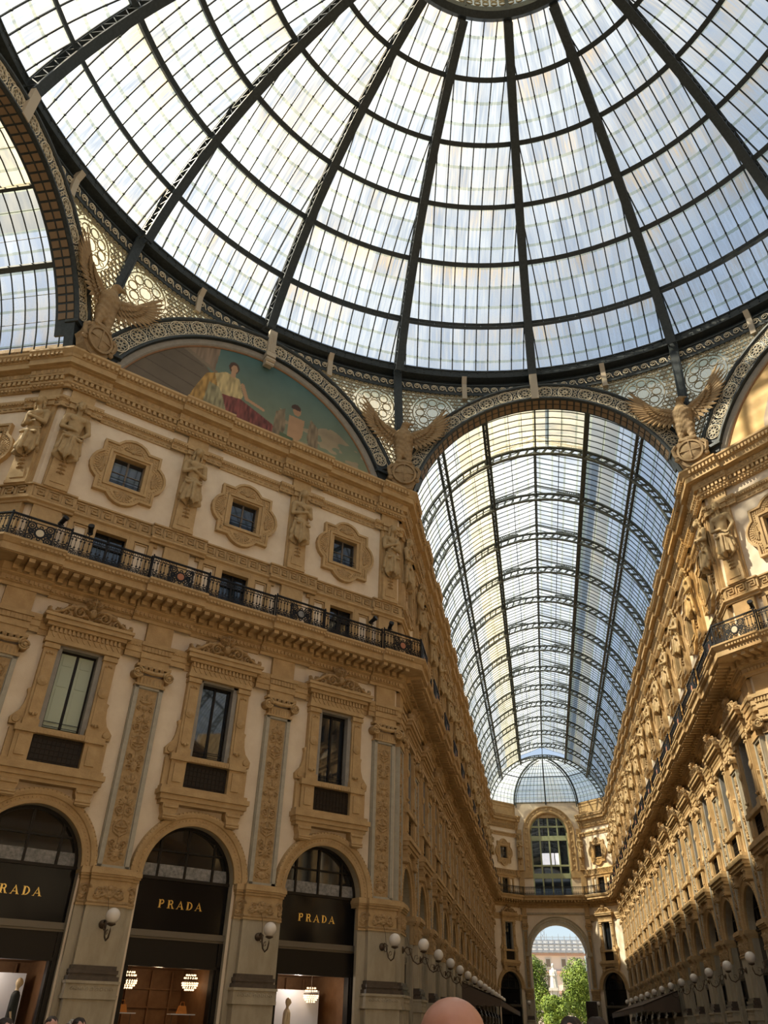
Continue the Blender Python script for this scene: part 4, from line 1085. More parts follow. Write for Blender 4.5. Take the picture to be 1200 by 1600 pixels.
# spotlights on the railing
for i,(nm,s_,lab) in enumerate((('diagonal_left',-7.0,'left one of the pair near the left corner'),('diagonal_left',-6.0,'right one of the pair near the left corner'),('diagonal_left',6.05,'left one of the pair near the right corner'),('diagonal_left',7.0,'right one of the pair near the right corner'),('diagonal_right',-6.7,'single one on the right-hand balcony'))):
    wl=W_[nm]; place('spot',make_spot,wl.pt(wl.L/2+s_,RE,15.54),wl.rz+.3*(-1)**i,'small black spotlight, '+lab,'spotlight','spotlights on the balcony rail')
# ================================================================== iron arches, lunettes
def rosette(mb,x,z,r,y0,y1,m=1):
    mb.ring(x,z,r,.045,y0,y1,20,m); mb.ring(x,z,r*.22,.035,y0,y1,8,m)
    for k in range(8):
        a=k*PI/4; mb.ring(x+r*.58*math.cos(a),z+r*.58*math.sin(a),r*.25,.026,y0,y1,8,m)
def iron_arch(rin,rout,zc,alo,label,rz,loc,soffit):
    p=empty('iron_arch',loc,rz,label,'arch'); a0=math.radians(alo); a1=PI-a0; zb=zc
    mb=MB(); mb.sweep_arc([(rin,-.12),(rin,.25),(rout,.25),(rout,-.12)],0,zc,a0,a1,56)
    mb.sweep_arc([(rin-.02,-.26),(rin-.02,-.1),(rin+.13,-.1),(rin+.13,-.2),(rin+.06,-.26)],0,zc,a0,a1,56)
    mb.sweep_arc([(rout-.10,-.2),(rout-.10,-.1),(rout+.04,-.1),(rout+.04,-.26),(rout-.04,-.26)],0,zc,a0,a1,56)
    # feet down to the cornice
    for s_ in (-1,1):
        xi=rin*math.cos(a0); z1=zc+rin*math.sin(a0); xo=rout*math.cos(a0)+.25
        a,b=sorted((s_*(xi-.03),s_*xo)); mb.box(a,b,-.28,.3,z1-.12,z1+.03)
        xb=math.sqrt(max(rin**2-(23.5-zc)**2,0)); 
        poly=[(s_*(xb+.05),23.45),(s_*(xi+.0),z1),(s_*(xo-.1),z1),(s_*(xo),23.45)]
        mb.prism(poly if s_<0 else poly[::-1],-.12,.3)
    part(p,'iron_band',mb,M['iron'],zb=0)
    mb=MB(); rm=(rin+rout)/2+.015; n=int((a1-a0)*rm/1.02)
    for i in range(n):
        a=a0+(a1-a0)*(i+.5)/n; rosette(mb,rm*math.cos(a),zc+rm*math.sin(a),.365,-.165,-.12,0)
        a2=a0+(a1-a0)*(i+1)/n
        if i<n-1:
            for dr in (-.20,0,.20): mb.ring((rm+dr)*math.cos(a2),zc+(rm+dr)*math.sin(a2),.075,.028,-.15,-.12,8)
            for da in (-.17,.17):
                for dr in (-.29,.29): mb.ring((rm+dr)*math.cos(a2+da/rm),zc+(rm+dr)*math.sin(a2+da/rm),.07,.03,-.15,-.12,7)
    for rr in (rin+.17,rout-.13): mb.sweep_arc([(rr-.012,-.15),(rr-.012,-.12),(rr+.012,-.12),(rr+.012,-.15)],0,zc,a0,a1,50)
    part(p,'rosette_tracery',mb,M['fret'])
    if soffit:
        mb=MB(); mb.sweep_arc([(rin,.25),(rin,.75),(rin+.1,.75),(rin+.1,.25)],0,zc,a0-.1,a1+.1,56); part(p,'soffit_plate',mb,M['iron'])
        mb=MB(); n=int((a1-a0)*rin/.36); 
        for i in range(n):
            a=a0+(a1-a0)*(i+.5)/n; t=np.array([-math.sin(a),0,math.cos(a)]); c=np.array([math.cos(a),0,math.sin(a)])
            for (yy0,yy1) in ((-.05,.22),(.30,.62)):
                vs=[]
                for rr in (rin-.03,rin+.01):
                    for (q,y) in ((-.135,yy0),(.135,yy0),(.135,yy1),(-.135,yy1)): v=c*rr+t*q; vs.append((v[0],y,zc+v[2]))
                mb.add(vs,[(0,1,2,3),(7,6,5,4),(0,4,5,1),(1,5,6,2),(2,6,7,3),(3,7,4,0)])
        part(p,'soffit_tiles',mb,M['tile'])
    # keystone console
    mb=MB(); 
    if soffit: mb.box(-.2,.2,-.30,-.1,zc+rin-.02,zc+rout+.75)
    else:
        mb.box(-.2,.2,-.34,-.1,zc+rin-.1,zc+rout+.55)
        for x in (-.14,-.05,.05,.14): mb.box(x-.02,x+.02,-.37,-.34,zc+rin+.1,zc+rout+.3)
        mb.box(-.25,.25,-.42,.0,zc+rin-.25,zc+rin+.0); mb.tube([(-.24,-.34,zc+rin-.45),(.24,-.34,zc+rin-.45)],.14,8); mb.tube([(-.22,-.30,zc+rin-.68),(.22,-.30,zc+rin-.68)],.11,8); mb.box(-.2,.2,-.3,0,zc+rin-.7,zc+rin-.2)
    part(p,'keystone_console',mb,M['console'])
    return p
mids={'diagonal_left':((-(A_+a_)/2,(A_+a_)/2),W_['diagonal_left'].rz),'diagonal_right':(((A_+a_)/2,(A_+a_)/2),W_['diagonal_right'].rz)}
iron_arch(6.65,7.60,22.4,22,'grey iron arch with cream rosettes at the mouth of the long glass-roofed arcade',0,(0,A_,0),True)
iron_arch(6.65,7.60,22.4,22,'grey iron arch with cream rosettes at the left side arcade, cut by the left edge',PI/2,(-A_,0,0),True)
iron_arch(7.35,8.35,21.2,27,'grey iron arch with cream rosettes above the teal painted lunette',mids['diagonal_left'][1],(*mids['diagonal_left'][0],0),False)
iron_arch(7.35,8.35,21.2,27,'grey iron arch with cream rosettes round the golden lunette at the right edge',mids['diagonal_right'][1],(*mids['diagonal_right'][0],0),False)
def inpoly(X,Z,P):
    ins=np.zeros(X.shape,bool); n=len(P); j=n-1
    for i in range(n):
        xi,zi=P[i]; xj,zj=P[j]
        c=((zi>Z)!=(zj>Z))&(X<(xj-xi)*(Z-zi)/(zj-zi+1e-12)+xi); ins^=c; j=i
    return ins
def vnoise(X,Z,s,seed=0):
    r=np.random.RandomState(seed); G=r.rand(64,64); x=(X*s)%63; z=(Z*s)%63; i=x.astype(int); j=z.astype(int); fx=x-i; fz=z-j; fx=fx*fx*(3-2*fx); fz=fz*fz*(3-2*fz)
    return (G[i,j]*(1-fx)+G[i+1,j]*fx)*(1-fz)+(G[i,j+1]*(1-fx)+G[i+1,j+1]*fx)*fz
def lunette(name_side,label):
    nx,nz=420,150; X,Z=np.meshgrid(np.linspace(-7.08,7.08,nx),np.linspace(23.45,28.28,nz),indexing='ij'); zc=21.2
    # clamp grid to the lunette outline
    rad=np.sqrt(7.08**2-np.clip(np.abs(X),0,7.07)**2)+zc; top=np.maximum(rad,23.46); Zr=23.45+(Z-23.45)/(28.28-23.45)*(top-23.45)
    Cc=np.zeros(X.shape+(3,)); nz1=vnoise(X+20,Zr,1.1,1)*.6+vnoise(X+20,Zr,3.1,2)*.3+vnoise(X+20,Zr,9,3)*.1
    def paint(mask,c,v=.25,ns=nz1): 
        col=np.array(c)[None,:]*(1-v+2*v*ns[mask][:,None]); Cc[mask]=col
    T=np.ones(X.shape,bool)
    if name_side=='diagonal_left':
        t=np.clip((Zr-24)/4,0,1)[...,None]; Cc[:]=np.array((.20,.22,.13))*(1-t)+np.array((.055,.125,.125))*t
        Cc*= (.85+.3*nz1)[...,None]
        cl=(vnoise(X+30,Zr*2,.8,5)*.6+vnoise(X+30,Zr*2,2.4,6)*.4>.50)&(Zr<25.6+.3*np.sin(X*2))&(X>1); paint(cl,(.30,.24,.15),.3)
        cl=(Zr<24.1)&(X>3.5); paint(cl,(.22,.18,.08),.35)
        paint(inpoly(X,Zr,[(-7.1,23),(-7.1,28.5),(-4.4,27.9),(-2.5,26.0),(-2.2,23)]),(.115,.088,.058),.2)
        for k in range(5):
            z0=24.2+k*.7; paint((np.abs(Zr-(z0-.18*(X+7)))<.03)&(X<-3.0),(.075,.055,.036),.1)
        m=(np.abs(Zr-(27.55-.42*(X+4.6)))<.12)&(X<-2.5)&(X>-5.2); paint(m,(.17,.13,.085),.2); m2=m&(((X*5)%1)<.4); paint(m2,(.06,.045,.03),.1)
        paint(inpoly(X,Zr,[(-4.1,28.5),(-4.0,26.9),(-2.45,26.3),(-2.3,28.5)]),(.21,.15,.10),.35,vnoise(X*4+50,Zr*.3,3,11)); paint(inpoly(X,Zr,[(-5.3,28.5),(-5.2,27.85),(-4.3,27.45),(-4.15,28.5)]),(.055,.125,.125),.2); paint(inpoly(X,Zr,[(-4.35,26.95),(-2.3,26.15),(-2.3,26.35),(-4.3,27.15)]),(.18,.135,.09),.15)
        # generic robed seated figure
        fold=vnoise(X*3+50,Zr*.8,4,9)
        paint(inpoly(X,Zr,[(-3.6,23.4),(-3.2,24.9),(-2.8,26.0),(-2.3,26.3),(-1.9,26.0),(-2.1,24.6),(-2.4,23.4)]),(.36,.21,.055),.5,fold)
        paint(inpoly(X,Zr,[(-2.4,26.2),(-1.9,26.55),(-1.2,26.45),(-.9,25.6),(-1.0,25.1),(-2.0,25.0)]),(.46,.36,.17),.4,fold)
        paint(inpoly(X,Zr,[(-2.6,25.6),(-2.1,25.5),(-1.6,24.7),(-1.7,23.4),(-2.8,23.4)]),(.25,.22,.12),.5,fold)
        paint(inpoly(X,Zr,[(-1.9,25.2),(-1.0,25.35),(.1,24.95),(.75,24.7),(1.1,24.0),(1.5,23.4),(-1.7,23.4),(-1.6,24.4)]),(.17,.045,.035),.6,fold)
        paint(((X+1.55)/.26)**2+((Zr-27.0)/.34)**2<1,(.07,.035,.02),.2); paint(((X+1.52)/.16)**2+((Zr-26.93)/.24)**2<1,(.42,.25,.14),.15); paint(inpoly(X,Zr,[(-1.65,26.4),(-1.42,26.4),(-1.42,26.75),(-1.65,26.75)]),(.42,.25,.14),.1)
        for (x0,z0,x1,z1,w) in ((-1.0,26.2,-.7,25.5,.10),(-.7,25.5,.2,25.3,.08)):
            tt=np.clip(((X-x0)*(x1-x0)+(Zr-z0)*(z1-z0))/((x1-x0)**2+(z1-z0)**2),0,1); d=np.hypot(X-x0-tt*(x1-x0),Zr-z0-tt*(z1-z0)); paint(d<w,(.42,.25,.14),.1)
        # small winged figure, generic
        X_,Zr_=X,Zr; X=(X_-1.95)/1.3+2.25; Zr=(Zr_-26.1)/1.3+25.4
        for (cx,sg) in ((1.85,-1),(2.75,1)): paint(inpoly(X,Zr,[(cx,24.4),(cx+sg*.1,25.3),(cx+sg*.45,25.0),(cx+sg*.5,24.0),(cx+sg*.2,23.7)]),(.20,.15,.09),.4,fold)
        paint(inpoly(X,Zr,[(1.95,25.1),(2.6,25.1),(2.55,24.3),(2.3,23.9),(1.95,24.0)]),(.40,.24,.13),.2); paint(((X-2.25)/.17)**2+((Zr-25.4)/.22)**2<1,(.38,.22,.12),.2); paint((((X-2.2)/.2)**2+((Zr-25.5)/.2)**2<1)&(Zr>25.45),(.06,.03,.02),.2)
        X,Zr=X_,Zr_
        paint(inpoly(X,Zr,[(2.0,24.1),(3.1,24.0),(2.9,23.4),(2.1,23.4)]),(.10,.12,.14),.3); paint(inpoly(X,Zr,[(1.2,24.5),(1.9,24.4),(1.9,23.5),(1.1,23.6)]),(.07,.10,.05),.5)
        paint((Zr<24.0)&(X>2.9)&(X<5)&(nz1>.52),(.10,.065,.04),.4)
        paint(inpoly(X,Zr,[(.3,23.75),(1.3,23.8),(1.5,23.4),(.3,23.4)]),(.03,.06,.12),.3)
    else:
        Cc[:]=np.array((.66,.43,.17)); Cc*=(.75+.5*nz1)[...,None]
        paint(inpoly(X,Zr,[(-4.6,23.4),(-4.4,24.6),(-3.9,25.6),(-3.4,26.2),(-2,26.5),(7,27),(7,23.4)]),(.34,.27,.20),.5)
        paint((Zr<23.9),(.35,.28,.12),.3); paint(inpoly(X,Zr,[(-5.4,23.4),(-5.2,24.0),(-4.4,24.2),(-4.0,23.4)]),(.22,.22,.14),.4)
    me=bpy.data.meshes.new('painting'); V=np.stack([X,np.full_like(X,0.),Zr],-1).reshape(-1,3); I=np.arange(nx*nz).reshape(nx,nz)
    Fq=np.stack([I[:-1,:-1],I[1:,:-1],I[1:,1:],I[:-1,1:]],-1).reshape(-1,4)
    me.from_pydata(V.tolist(),[],Fq.tolist()); ca=me.color_attributes.new('paint','FLOAT_COLOR','POINT'); ca.data.foreach_set('color',np.concatenate([Cc.reshape(-1,3),np.ones((nx*nz,1))],1).ravel())
    m=bpy.data.materials.new('painted_plaster_'+name_side); m.use_nodes=True; b=m.node_tree.nodes['Principled BSDF']; b.inputs['Roughness'].default_value=.7
    at=m.node_tree.nodes.new('ShaderNodeVertexColor'); at.layer_name='paint'; m.node_tree.links.new(at.outputs[0],b.inputs['Base Color']); me.materials.append(m)
    loc,rz=mids[name_side]; p=empty('painted_lunette',(*loc,0),rz,label,'painting')
    o=bpy.data.objects.new('painting',me); COL.objects.link(o); o.parent=p; o.location=(0,.06,0)
    mb=MB(); mb.sweep_arc([(7.02,.08),(7.02,-.0),(7.08,-.06),(7.30,-.08),(7.38,-.02),(7.38,.1)],0,21.2,math.radians(18),PI-math.radians(18),50); part(p,'border',mb,M['mframe'])
    mb=MB(); mb.sweep_arc([(6.96,.07),(6.96,.03),(7.03,.0),(7.03,.07)],0,21.2,math.radians(18),PI-math.radians(18),50); part(p,'dark_fillet',mb,M['wood'])
lunette('diagonal_left','dim teal lunette painting of a robed seated figure and a small winged figure')
lunette('diagonal_right','golden lunette painting at the right edge of the view')
mb=MB(); loc,rz=mids['diagonal_right']
for nm in ('diagonal_left','diagonal_right'):
    wl=W_[nm]; mb=MB(); mb.prism([(-8.1,23.4)]+[(-8.1,24.6)]+[(-8.3*math.cos(PI*i/30),21.2+8.3*math.sin(PI*i/30)) for i in range(31) if 8.3*math.sin(PI*i/30)>3.6]+[(8.1,24.6),(8.1,23.4)],.12,.3); o=mb.build('wall_lunette_'+nm,M['plaster']); o.location=wl.pt(wl.L/2); o.rotation_euler=(0,0,wl.rz); struct(o)
# ================================================================== dome
DZ,DR=23.6,20.6
PH=[math.radians(x) for x in (68,59.6,50.4,41.7,32.8,24.0,15.8)]
def sph(az,phi,R=DR): return np.array([R*math.sin(phi)*math.sin(az),R*math.sin(phi)*math.cos(az),DZ+R*math.cos(phi)])
dome=empty('glass_dome',(0,0,30),0,'huge glazed iron dome over the octagon, sixteen ribs','dome')
def dpart(name,mb,mats,smooth=False): return mb.build(name,mats,dome,smooth,zb=30)
SEC=2*PI/16
for k in range(16):
    az=k*SEC; mb=MB(); T=np.array([math.cos(az),-math.sin(az),0])
    N=34; ph=[PH[0]+.015+(PH[-1]-PH[0])*i/N for i in range(N+1)]
    for (r0,r1,w_) in ((DR-.80,DR-.73,.22),(DR-.03,DR+.03,.22)):
        vs=[]
        for p_ in ph:
            for rr,s_ in ((r0,-w_),(r0,w_),(r1,w_),(r1,-w_)): vs.append(sph(az,p_,rr)+T*s_)
        fs=[]
        for i in range(N):
            for q in range(4): fs.append((i*4+q,i*4+(q+1)%4,(i+1)*4+(q+1)%4,(i+1)*4+q))
        mb.add(vs,fs)
    for s_ in (-.17,.17): # side webs: rails and lattice
        for rr in (DR-.68,DR-.10): mb.tube([sph(az,p_,rr)+T*s_ for p_ in ph[::2]],.04,4)
        n=54
        for i in range(n):
            p0=ph[0]+(ph[-1]-ph[0])*i/n; p1=ph[0]+(ph[-1]-ph[0])*(i+1)/n
            ra,rb=(DR-.72,DR-.05) if i%2 else (DR-.05,DR-.72)
            mb.tube([sph(az,p0,ra)+T*s_,sph(az,p1,rb)+T*s_],.028,4)
    dpart('rib',mb,M['iron'])
for i,p_ in enumerate(PH[1:-1]):
    mb=MB()
    def rng_beam(ph_,r0,r1,hw):
        n=128; vs=[]
        for j in range(n):
            az=2*PI*j/n
            for rr,dp in ((r0,-hw),(r0,hw),(r1,hw),(r1,-hw)): vs.append(sph(az,ph_+dp/DR,rr))
        fs=[(j*4+q,j*4+(q+1)%4,((j+1)%n)*4+(q+1)%4,((j+1)%n)*4+q) for j in range(n) for q in range(4)]
        mb.add(vs,fs)
    if i==0:
        rng_beam(p_,DR-.05,DR+.05,.09); rng_beam(p_+.30/DR,DR-.45,DR-.36,.07)
        for j in range(128): 
            az=2*PI*j/128; mb.tube([sph(az,p_,DR),sph(az,p_+.3/DR,DR-.4)],.03,4)
    else: rng_beam(p_,DR-.24,DR+.03,.085); rng_beam(p_,DR-.27,DR-.22,.13)
    dpart('ring_beam',mb,M['iron'])
# glazing bars and glass per sector
def tierv(p_):
    if p_>=PH[0]: return -(p_-PH[0])*DR
    for i in range(6):
        if p_>=PH[i+1]-1e-6: return 3.15*(i+(PH[i]-p_)/(PH[i]-PH[i+1]))
    return 3.15*6
for k in range(16):
    az0=(k+.5)*SEC; mb=MB(); step=.655
    for j in range(-6,7):
        u=j*step; ps=[]
        for i in range(25):
            p_=PH[0]-.02+(PH[-1]-PH[0]+.02)*i/24; r=DR*math.sin(p_)
            if abs(u)<r*math.sin(SEC/2)*.985: ps.append((sph(az0+math.asin(u/r),p_,DR+.06)))
            else: break
        if len(ps)>1: mb.tube(ps,.042,4)
    for ti in range(6):   # small clips where pane rows overlap
        for j in range(-6,7):
            u=j*step
            for q in (1/3,2/3,1.0):
                p_=PH[ti]+(PH[ti+1]-PH[ti])*q; r=DR*math.sin(p_)
                if q<1 and abs(u)<r*math.sin(SEC/2)*.97: c=sph(az0+math.asin(u/r),p_,DR+.05); mb.box(c[0]-.04,c[0]+.04,c[1]-.04,c[1]+.04,c[2]-.04,c[2]+.04)
    dpart('glazing_bars',mb,M['iron'])
    mb=MB(); nu,nv=8,24; vs=[];uv=[]
    for i in range(nv+1):
        p_=PH[0]-.022+(PH[-1]-PH[0]+.022)*i/nv; r=DR*math.sin(p_)
        for j in range(nu+1):
            az=az0-SEC/2+SEC*j/nu; vs.append(sph(az,p_,DR+.10)); uv.append((r*math.sin(az-az0)+.3275+k*13.1,tierv(p_)+k*3.15*7))
    mb.add(vs,[(i*(nu+1)+j,i*(nu+1)+j+1,(i+1)*(nu+1)+j+1,(i+1)*(nu+1)+j) for i in range(nv) for j in range(nu)],0,uv)
    dpart('glass_panes',mb,M['domeglass'],True)
def rev_ring(mb,prof,n=160,m=0,a0=0,a1=2*PI):
    vs=[];k=len(prof)
    for j in range(n+1):
        az=a0+(a1-a0)*j/n
        for r,z in prof: vs.append((r*math.sin(az),r*math.cos(az),z))
    mb.add(vs,[(j*k+q,j*k+q+1,(j+1)*k+q+1,(j+1)*k+q) for j in range(n) for q in range(k-1)],m)
mb=MB(); rev_ring(mb,[(19.45,31.75),(18.98,31.70),(18.96,31.62),(19.02,31.6),(19.02,31.28),(18.96,31.26),(18.98,31.18),(19.45,31.15)]); rev_ring(mb,[(19.45,31.15),(19.42,30.95),(19.32,30.86),(19.24,30.86),(19.24,30.78),(19.30,30.77),(19.30,30.22),(19.24,30.2),(19.24,30.1),(19.5,30.1)])
for j in range(480):
    az=2*PI*j/480
    if j%2==0: 
        for z in (31.33,31.55): c=(19.0*math.sin(az),19.0*math.cos(az),z); mb.box(c[0]-.03,c[0]+.03,c[1]-.03,c[1]+.03,z-.03,z+.03)
dpart('base_ring',mb,M['iron'])
mb=MB(); n=256
for j in range(n):
    az=2*PI*(j+.5)/n; c=np.array([math.sin(az),math.cos(az),0]); t=np.array([math.cos(az),-math.sin(az),0])
    if abs(((az/SEC*2+.5)%1)-.5)<.03: continue
    pts=[]
    for q in range(15):
        f=q/14; a=-.3+f*2*PI*1.55; rr=.19*(1-.72*f); pts.append(c*19.26+t*(rr*math.cos(a)-.02)+np.array([0,0,30.50+rr*math.sin(a)]))
    mb.tube(pts,.030,4); mb.tube([pts[0],c*19.26+t*.24+np.array([0,0,30.31])],.028,4)
dpart('scroll_frieze',mb,M['fret'])
for j in range(16):
    mb=MB(); az=(j+.5)*SEC; c=np.array([math.sin(az),math.cos(az),0]); t=np.array([math.cos(az),-math.sin(az),0])
    vs=[]
    for (z,r) in ((29.75,19.10),(30.2,19.12),(30.8,19.12),(31.2,18.92)):
        for (rr,s_) in ((r,-.13),(r,.13),(r+.3,.13),(r+.3,-.13)): q=c*rr+t*s_; vs.append((q[0],q[1],z))
    mb.add(vs,[(i*4+q,i*4+(q+1)%4,(i+1)*4+(q+1)%4,(i+1)*4+q) for i in range(3) for q in range(4)]+[(0,1,2,3)])
    dpart('bracket_post',mb,M['console'])
# lantern
mb=MB(); rl,zl=DR*math.sin(PH[-1]),DZ+DR*math.cos(PH[-1])
rev_ring(mb,[(rl+.35,zl-.05),(rl+.1,zl-.25),(rl-.25,zl-.2),(rl-.3,zl+.15),(rl+.1,zl+.3)],96); rev_ring(mb,[(rl-.3,zl+1.15),(rl-.5,zl+1.15),(rl-.5,zl+1.4),(rl-.3,zl+1.4)],96)
for k in range(16):
    az=k*SEC; c=np.array([math.sin(az),math.cos(az),0]); mb.tube([c*(rl-.2)+np.array([0,0,zl]),c*(rl-.4)+np.array([0,0,zl+1.2])],.12,4)
    mb.tube([c*(rl-.4)+np.array([0,0,zl+1.3]),c*(rl*.5)+np.array([0,0,zl+2.6]),c*.3+np.array([0,0,zl+3.1])],.07,4)
dpart('lantern_frame',mb,M['iron'])
mb=MB()
for k in range(16):
    for j in range(5):
        az=(k+(j+.5)/5)*SEC; c=np.array([math.sin(az),math.cos(az),0]); t=np.array([math.cos(az),-math.sin(az),0]); 
        for zz in (.42,.85):
            o=c*(rl-.3)+np.array([0,0,zl+zz]); pts=[o+t*.17*math.cos(a)+np.array([0,0,.17*math.sin(a)]) for a in [2*PI*i/10 for i in range(10)]]; mb.tube(pts,.045,4,closed=True)
dpart('lantern_tracery',mb,M['fretdark'])
mb=MB(); vs=[];uv=[]
for j in range(65):
    az=2*PI*j/64
    for r,z in ((rl-.25,zl+.2),(rl-.42,zl+1.25),(rl*.5,zl+2.65),(.3,zl+3.15)): vs.append((r*math.sin(az),r*math.cos(az),z)); uv.append((az*rl,z))
mb.add(vs,[(j*4+q,j*4+q+1,(j+1)*4+q+1,(j+1)*4+q) for j in range(64) for q in range(3)],0,uv); dpart('lantern_glass',mb,M['fretglass'])
# ---- pendentives of pierced iron and glass (one per octagon corner)
AC=math.atan2(a_,A_)   # corner azimuth offset
def side_of(az):
    """returns (type, azimuth of the side's normal) of the octagon side met at azimuth az"""
    k=round(az/(PI/4)); 
    # irregular octagon: arm sides span +-AC about multiples of 90 deg
    q=round(az/(PI/2)); d=az-q*PI/2
    if abs(d)<=AC: return 'arm',q*PI/2
    return 'diag',(math.floor(az/(PI/2))+.5)*PI/2
AD=(A_+a_)/math.sqrt(2)
def pend_pt(az,z,off=0):
    ty,an=side_of(az); ap=A_ if ty=='arm' else AD; ro=ap/math.cos(az-an)
    t=min(max((z-24)/6.2,0),1); r=ro+(19.33-ro)*t+off-.02
    return np.array([r*math.sin(az),r*math.cos(az),z])
def pend_in(az,z,pad=0):
    ty,an=side_of(az); ap=A_ if ty=='arm' else AD; x=ap*math.tan(az-an); zc,ro=(22.4,7.60) if ty=='arm' else (21.2,8.35)
    return x*x+(z-zc)**2>(ro+pad)**2 and 24.6<z<30.2
for ci,(az_c,vis,lab) in enumerate(((AC,1,'between the long arcade arch and the right lunette'),(-AC,1,'between the teal lunette and the long arcade arch'),(-PI/2+AC,1,'between the left side arcade and the teal lunette'))):
    p=empty('pierced_pendentive',(20*math.sin(az_c),20*math.cos(az_c),24.6),0,'pierced iron and pale glass panel '+lab,'panel','pierced panels under the dome ring')
    o3=np.array(p.location)
    def bp(name,mb,mt): mb.v=[v-o3 for v in mb.v]; return mb.build(name,mt,p)
    mb=MB(); da=.006; dz=.12
    for i in range(-66,66):
        for j in range(48):
            az=az_c+i*da; z=24.5+j*dz
            if pend_in(az+da/2,z+dz/2,-.15) and (abs(i)<66): mb.add([pend_pt(az,z,.10),pend_pt(az+da,z,.10),pend_pt(az+da,z+dz,.10),pend_pt(az,z+dz,.10)],[(0,1,2,3)],0,[(i*da*19,z),(i*da*19+.1,z),(i*da*19+.1,z+.1),(i*da*19,z+.1)])
    bp('glass_backing',mb,M['fretglass'])
    mb=MB(); 
    def circ(saz,z,r,w_,n=12):
        pts=[pend_pt(saz+r*math.cos(2*PI*q/n)/19.6,z+r*math.sin(2*PI*q/n),.0) for q in range(n)]; mb.tube(pts,w_/2,4,closed=True,flat=.6)
    rs_=[]
    for s_ in (-1,1):
        ca=az_c+s_*.082; cz=28.75; rs_.append((ca,cz))
        circ(ca,cz,1.08,.09,26); circ(ca,cz,.32,.07,8)
        for q in range(8):
            a=q*PI/4; circ(ca+.68*math.cos(a)/19.6,cz+.68*math.sin(a),.235,.085,10)
            a+=PI/8; circ(ca+.93*math.cos(a)/19.6,cz+.93*math.sin(a),.10,.05,7); circ(ca+.46*math.cos(a)/19.6,cz+.46*math.sin(a),.085,.06,6)
    hx=.27
    for i in range(-40,41):
        for j in range(28):
            z=24.8+j*hx*.87; az=az_c+(i+.5*(j%2))*hx/19.6
            if abs(az-az_c)>.36: continue
            if not pend_in(az,z,.08): continue
            if any(math.hypot((az-c)*19.6,z-zz)<1.18 for c,zz in rs_): continue
            circ(az,z,.12,.085,8); 
            if (i+j)%2: circ(az,z,.045,.05,5)
    bp('pierced_tracery',mb,M['fretdark'])
    mb=MB(); azr=round(az_c/SEC)*SEC; c=np.array([math.sin(azr),math.cos(azr),0]); t=np.array([math.cos(azr),-math.sin(azr),0])
    top=c*19.0+np.array([0,0,31.3]); bot=np.array([20.0*math.sin(az_c),20.0*math.cos(az_c),23.6])
    d=bot-top
    for s_ in (-.17,.17): mb.tube([top+t*s_,top+d*.12+t*s_-c*.0,bot+t*s_-c*.25],.075,4)
    vs=[]
    for q in (top,bot-c*.1):
        for (dd,s_) in ((-.06,-.2),(-.06,.2),(.1,.2),(.1,-.2)): vs.append(q+c*dd+t*s_)
    mb.add(vs,[(0,1,5,4),(1,2,6,5),(2,3,7,6),(3,0,4,7)])
    bp('corner_strut',mb,M['iron'])
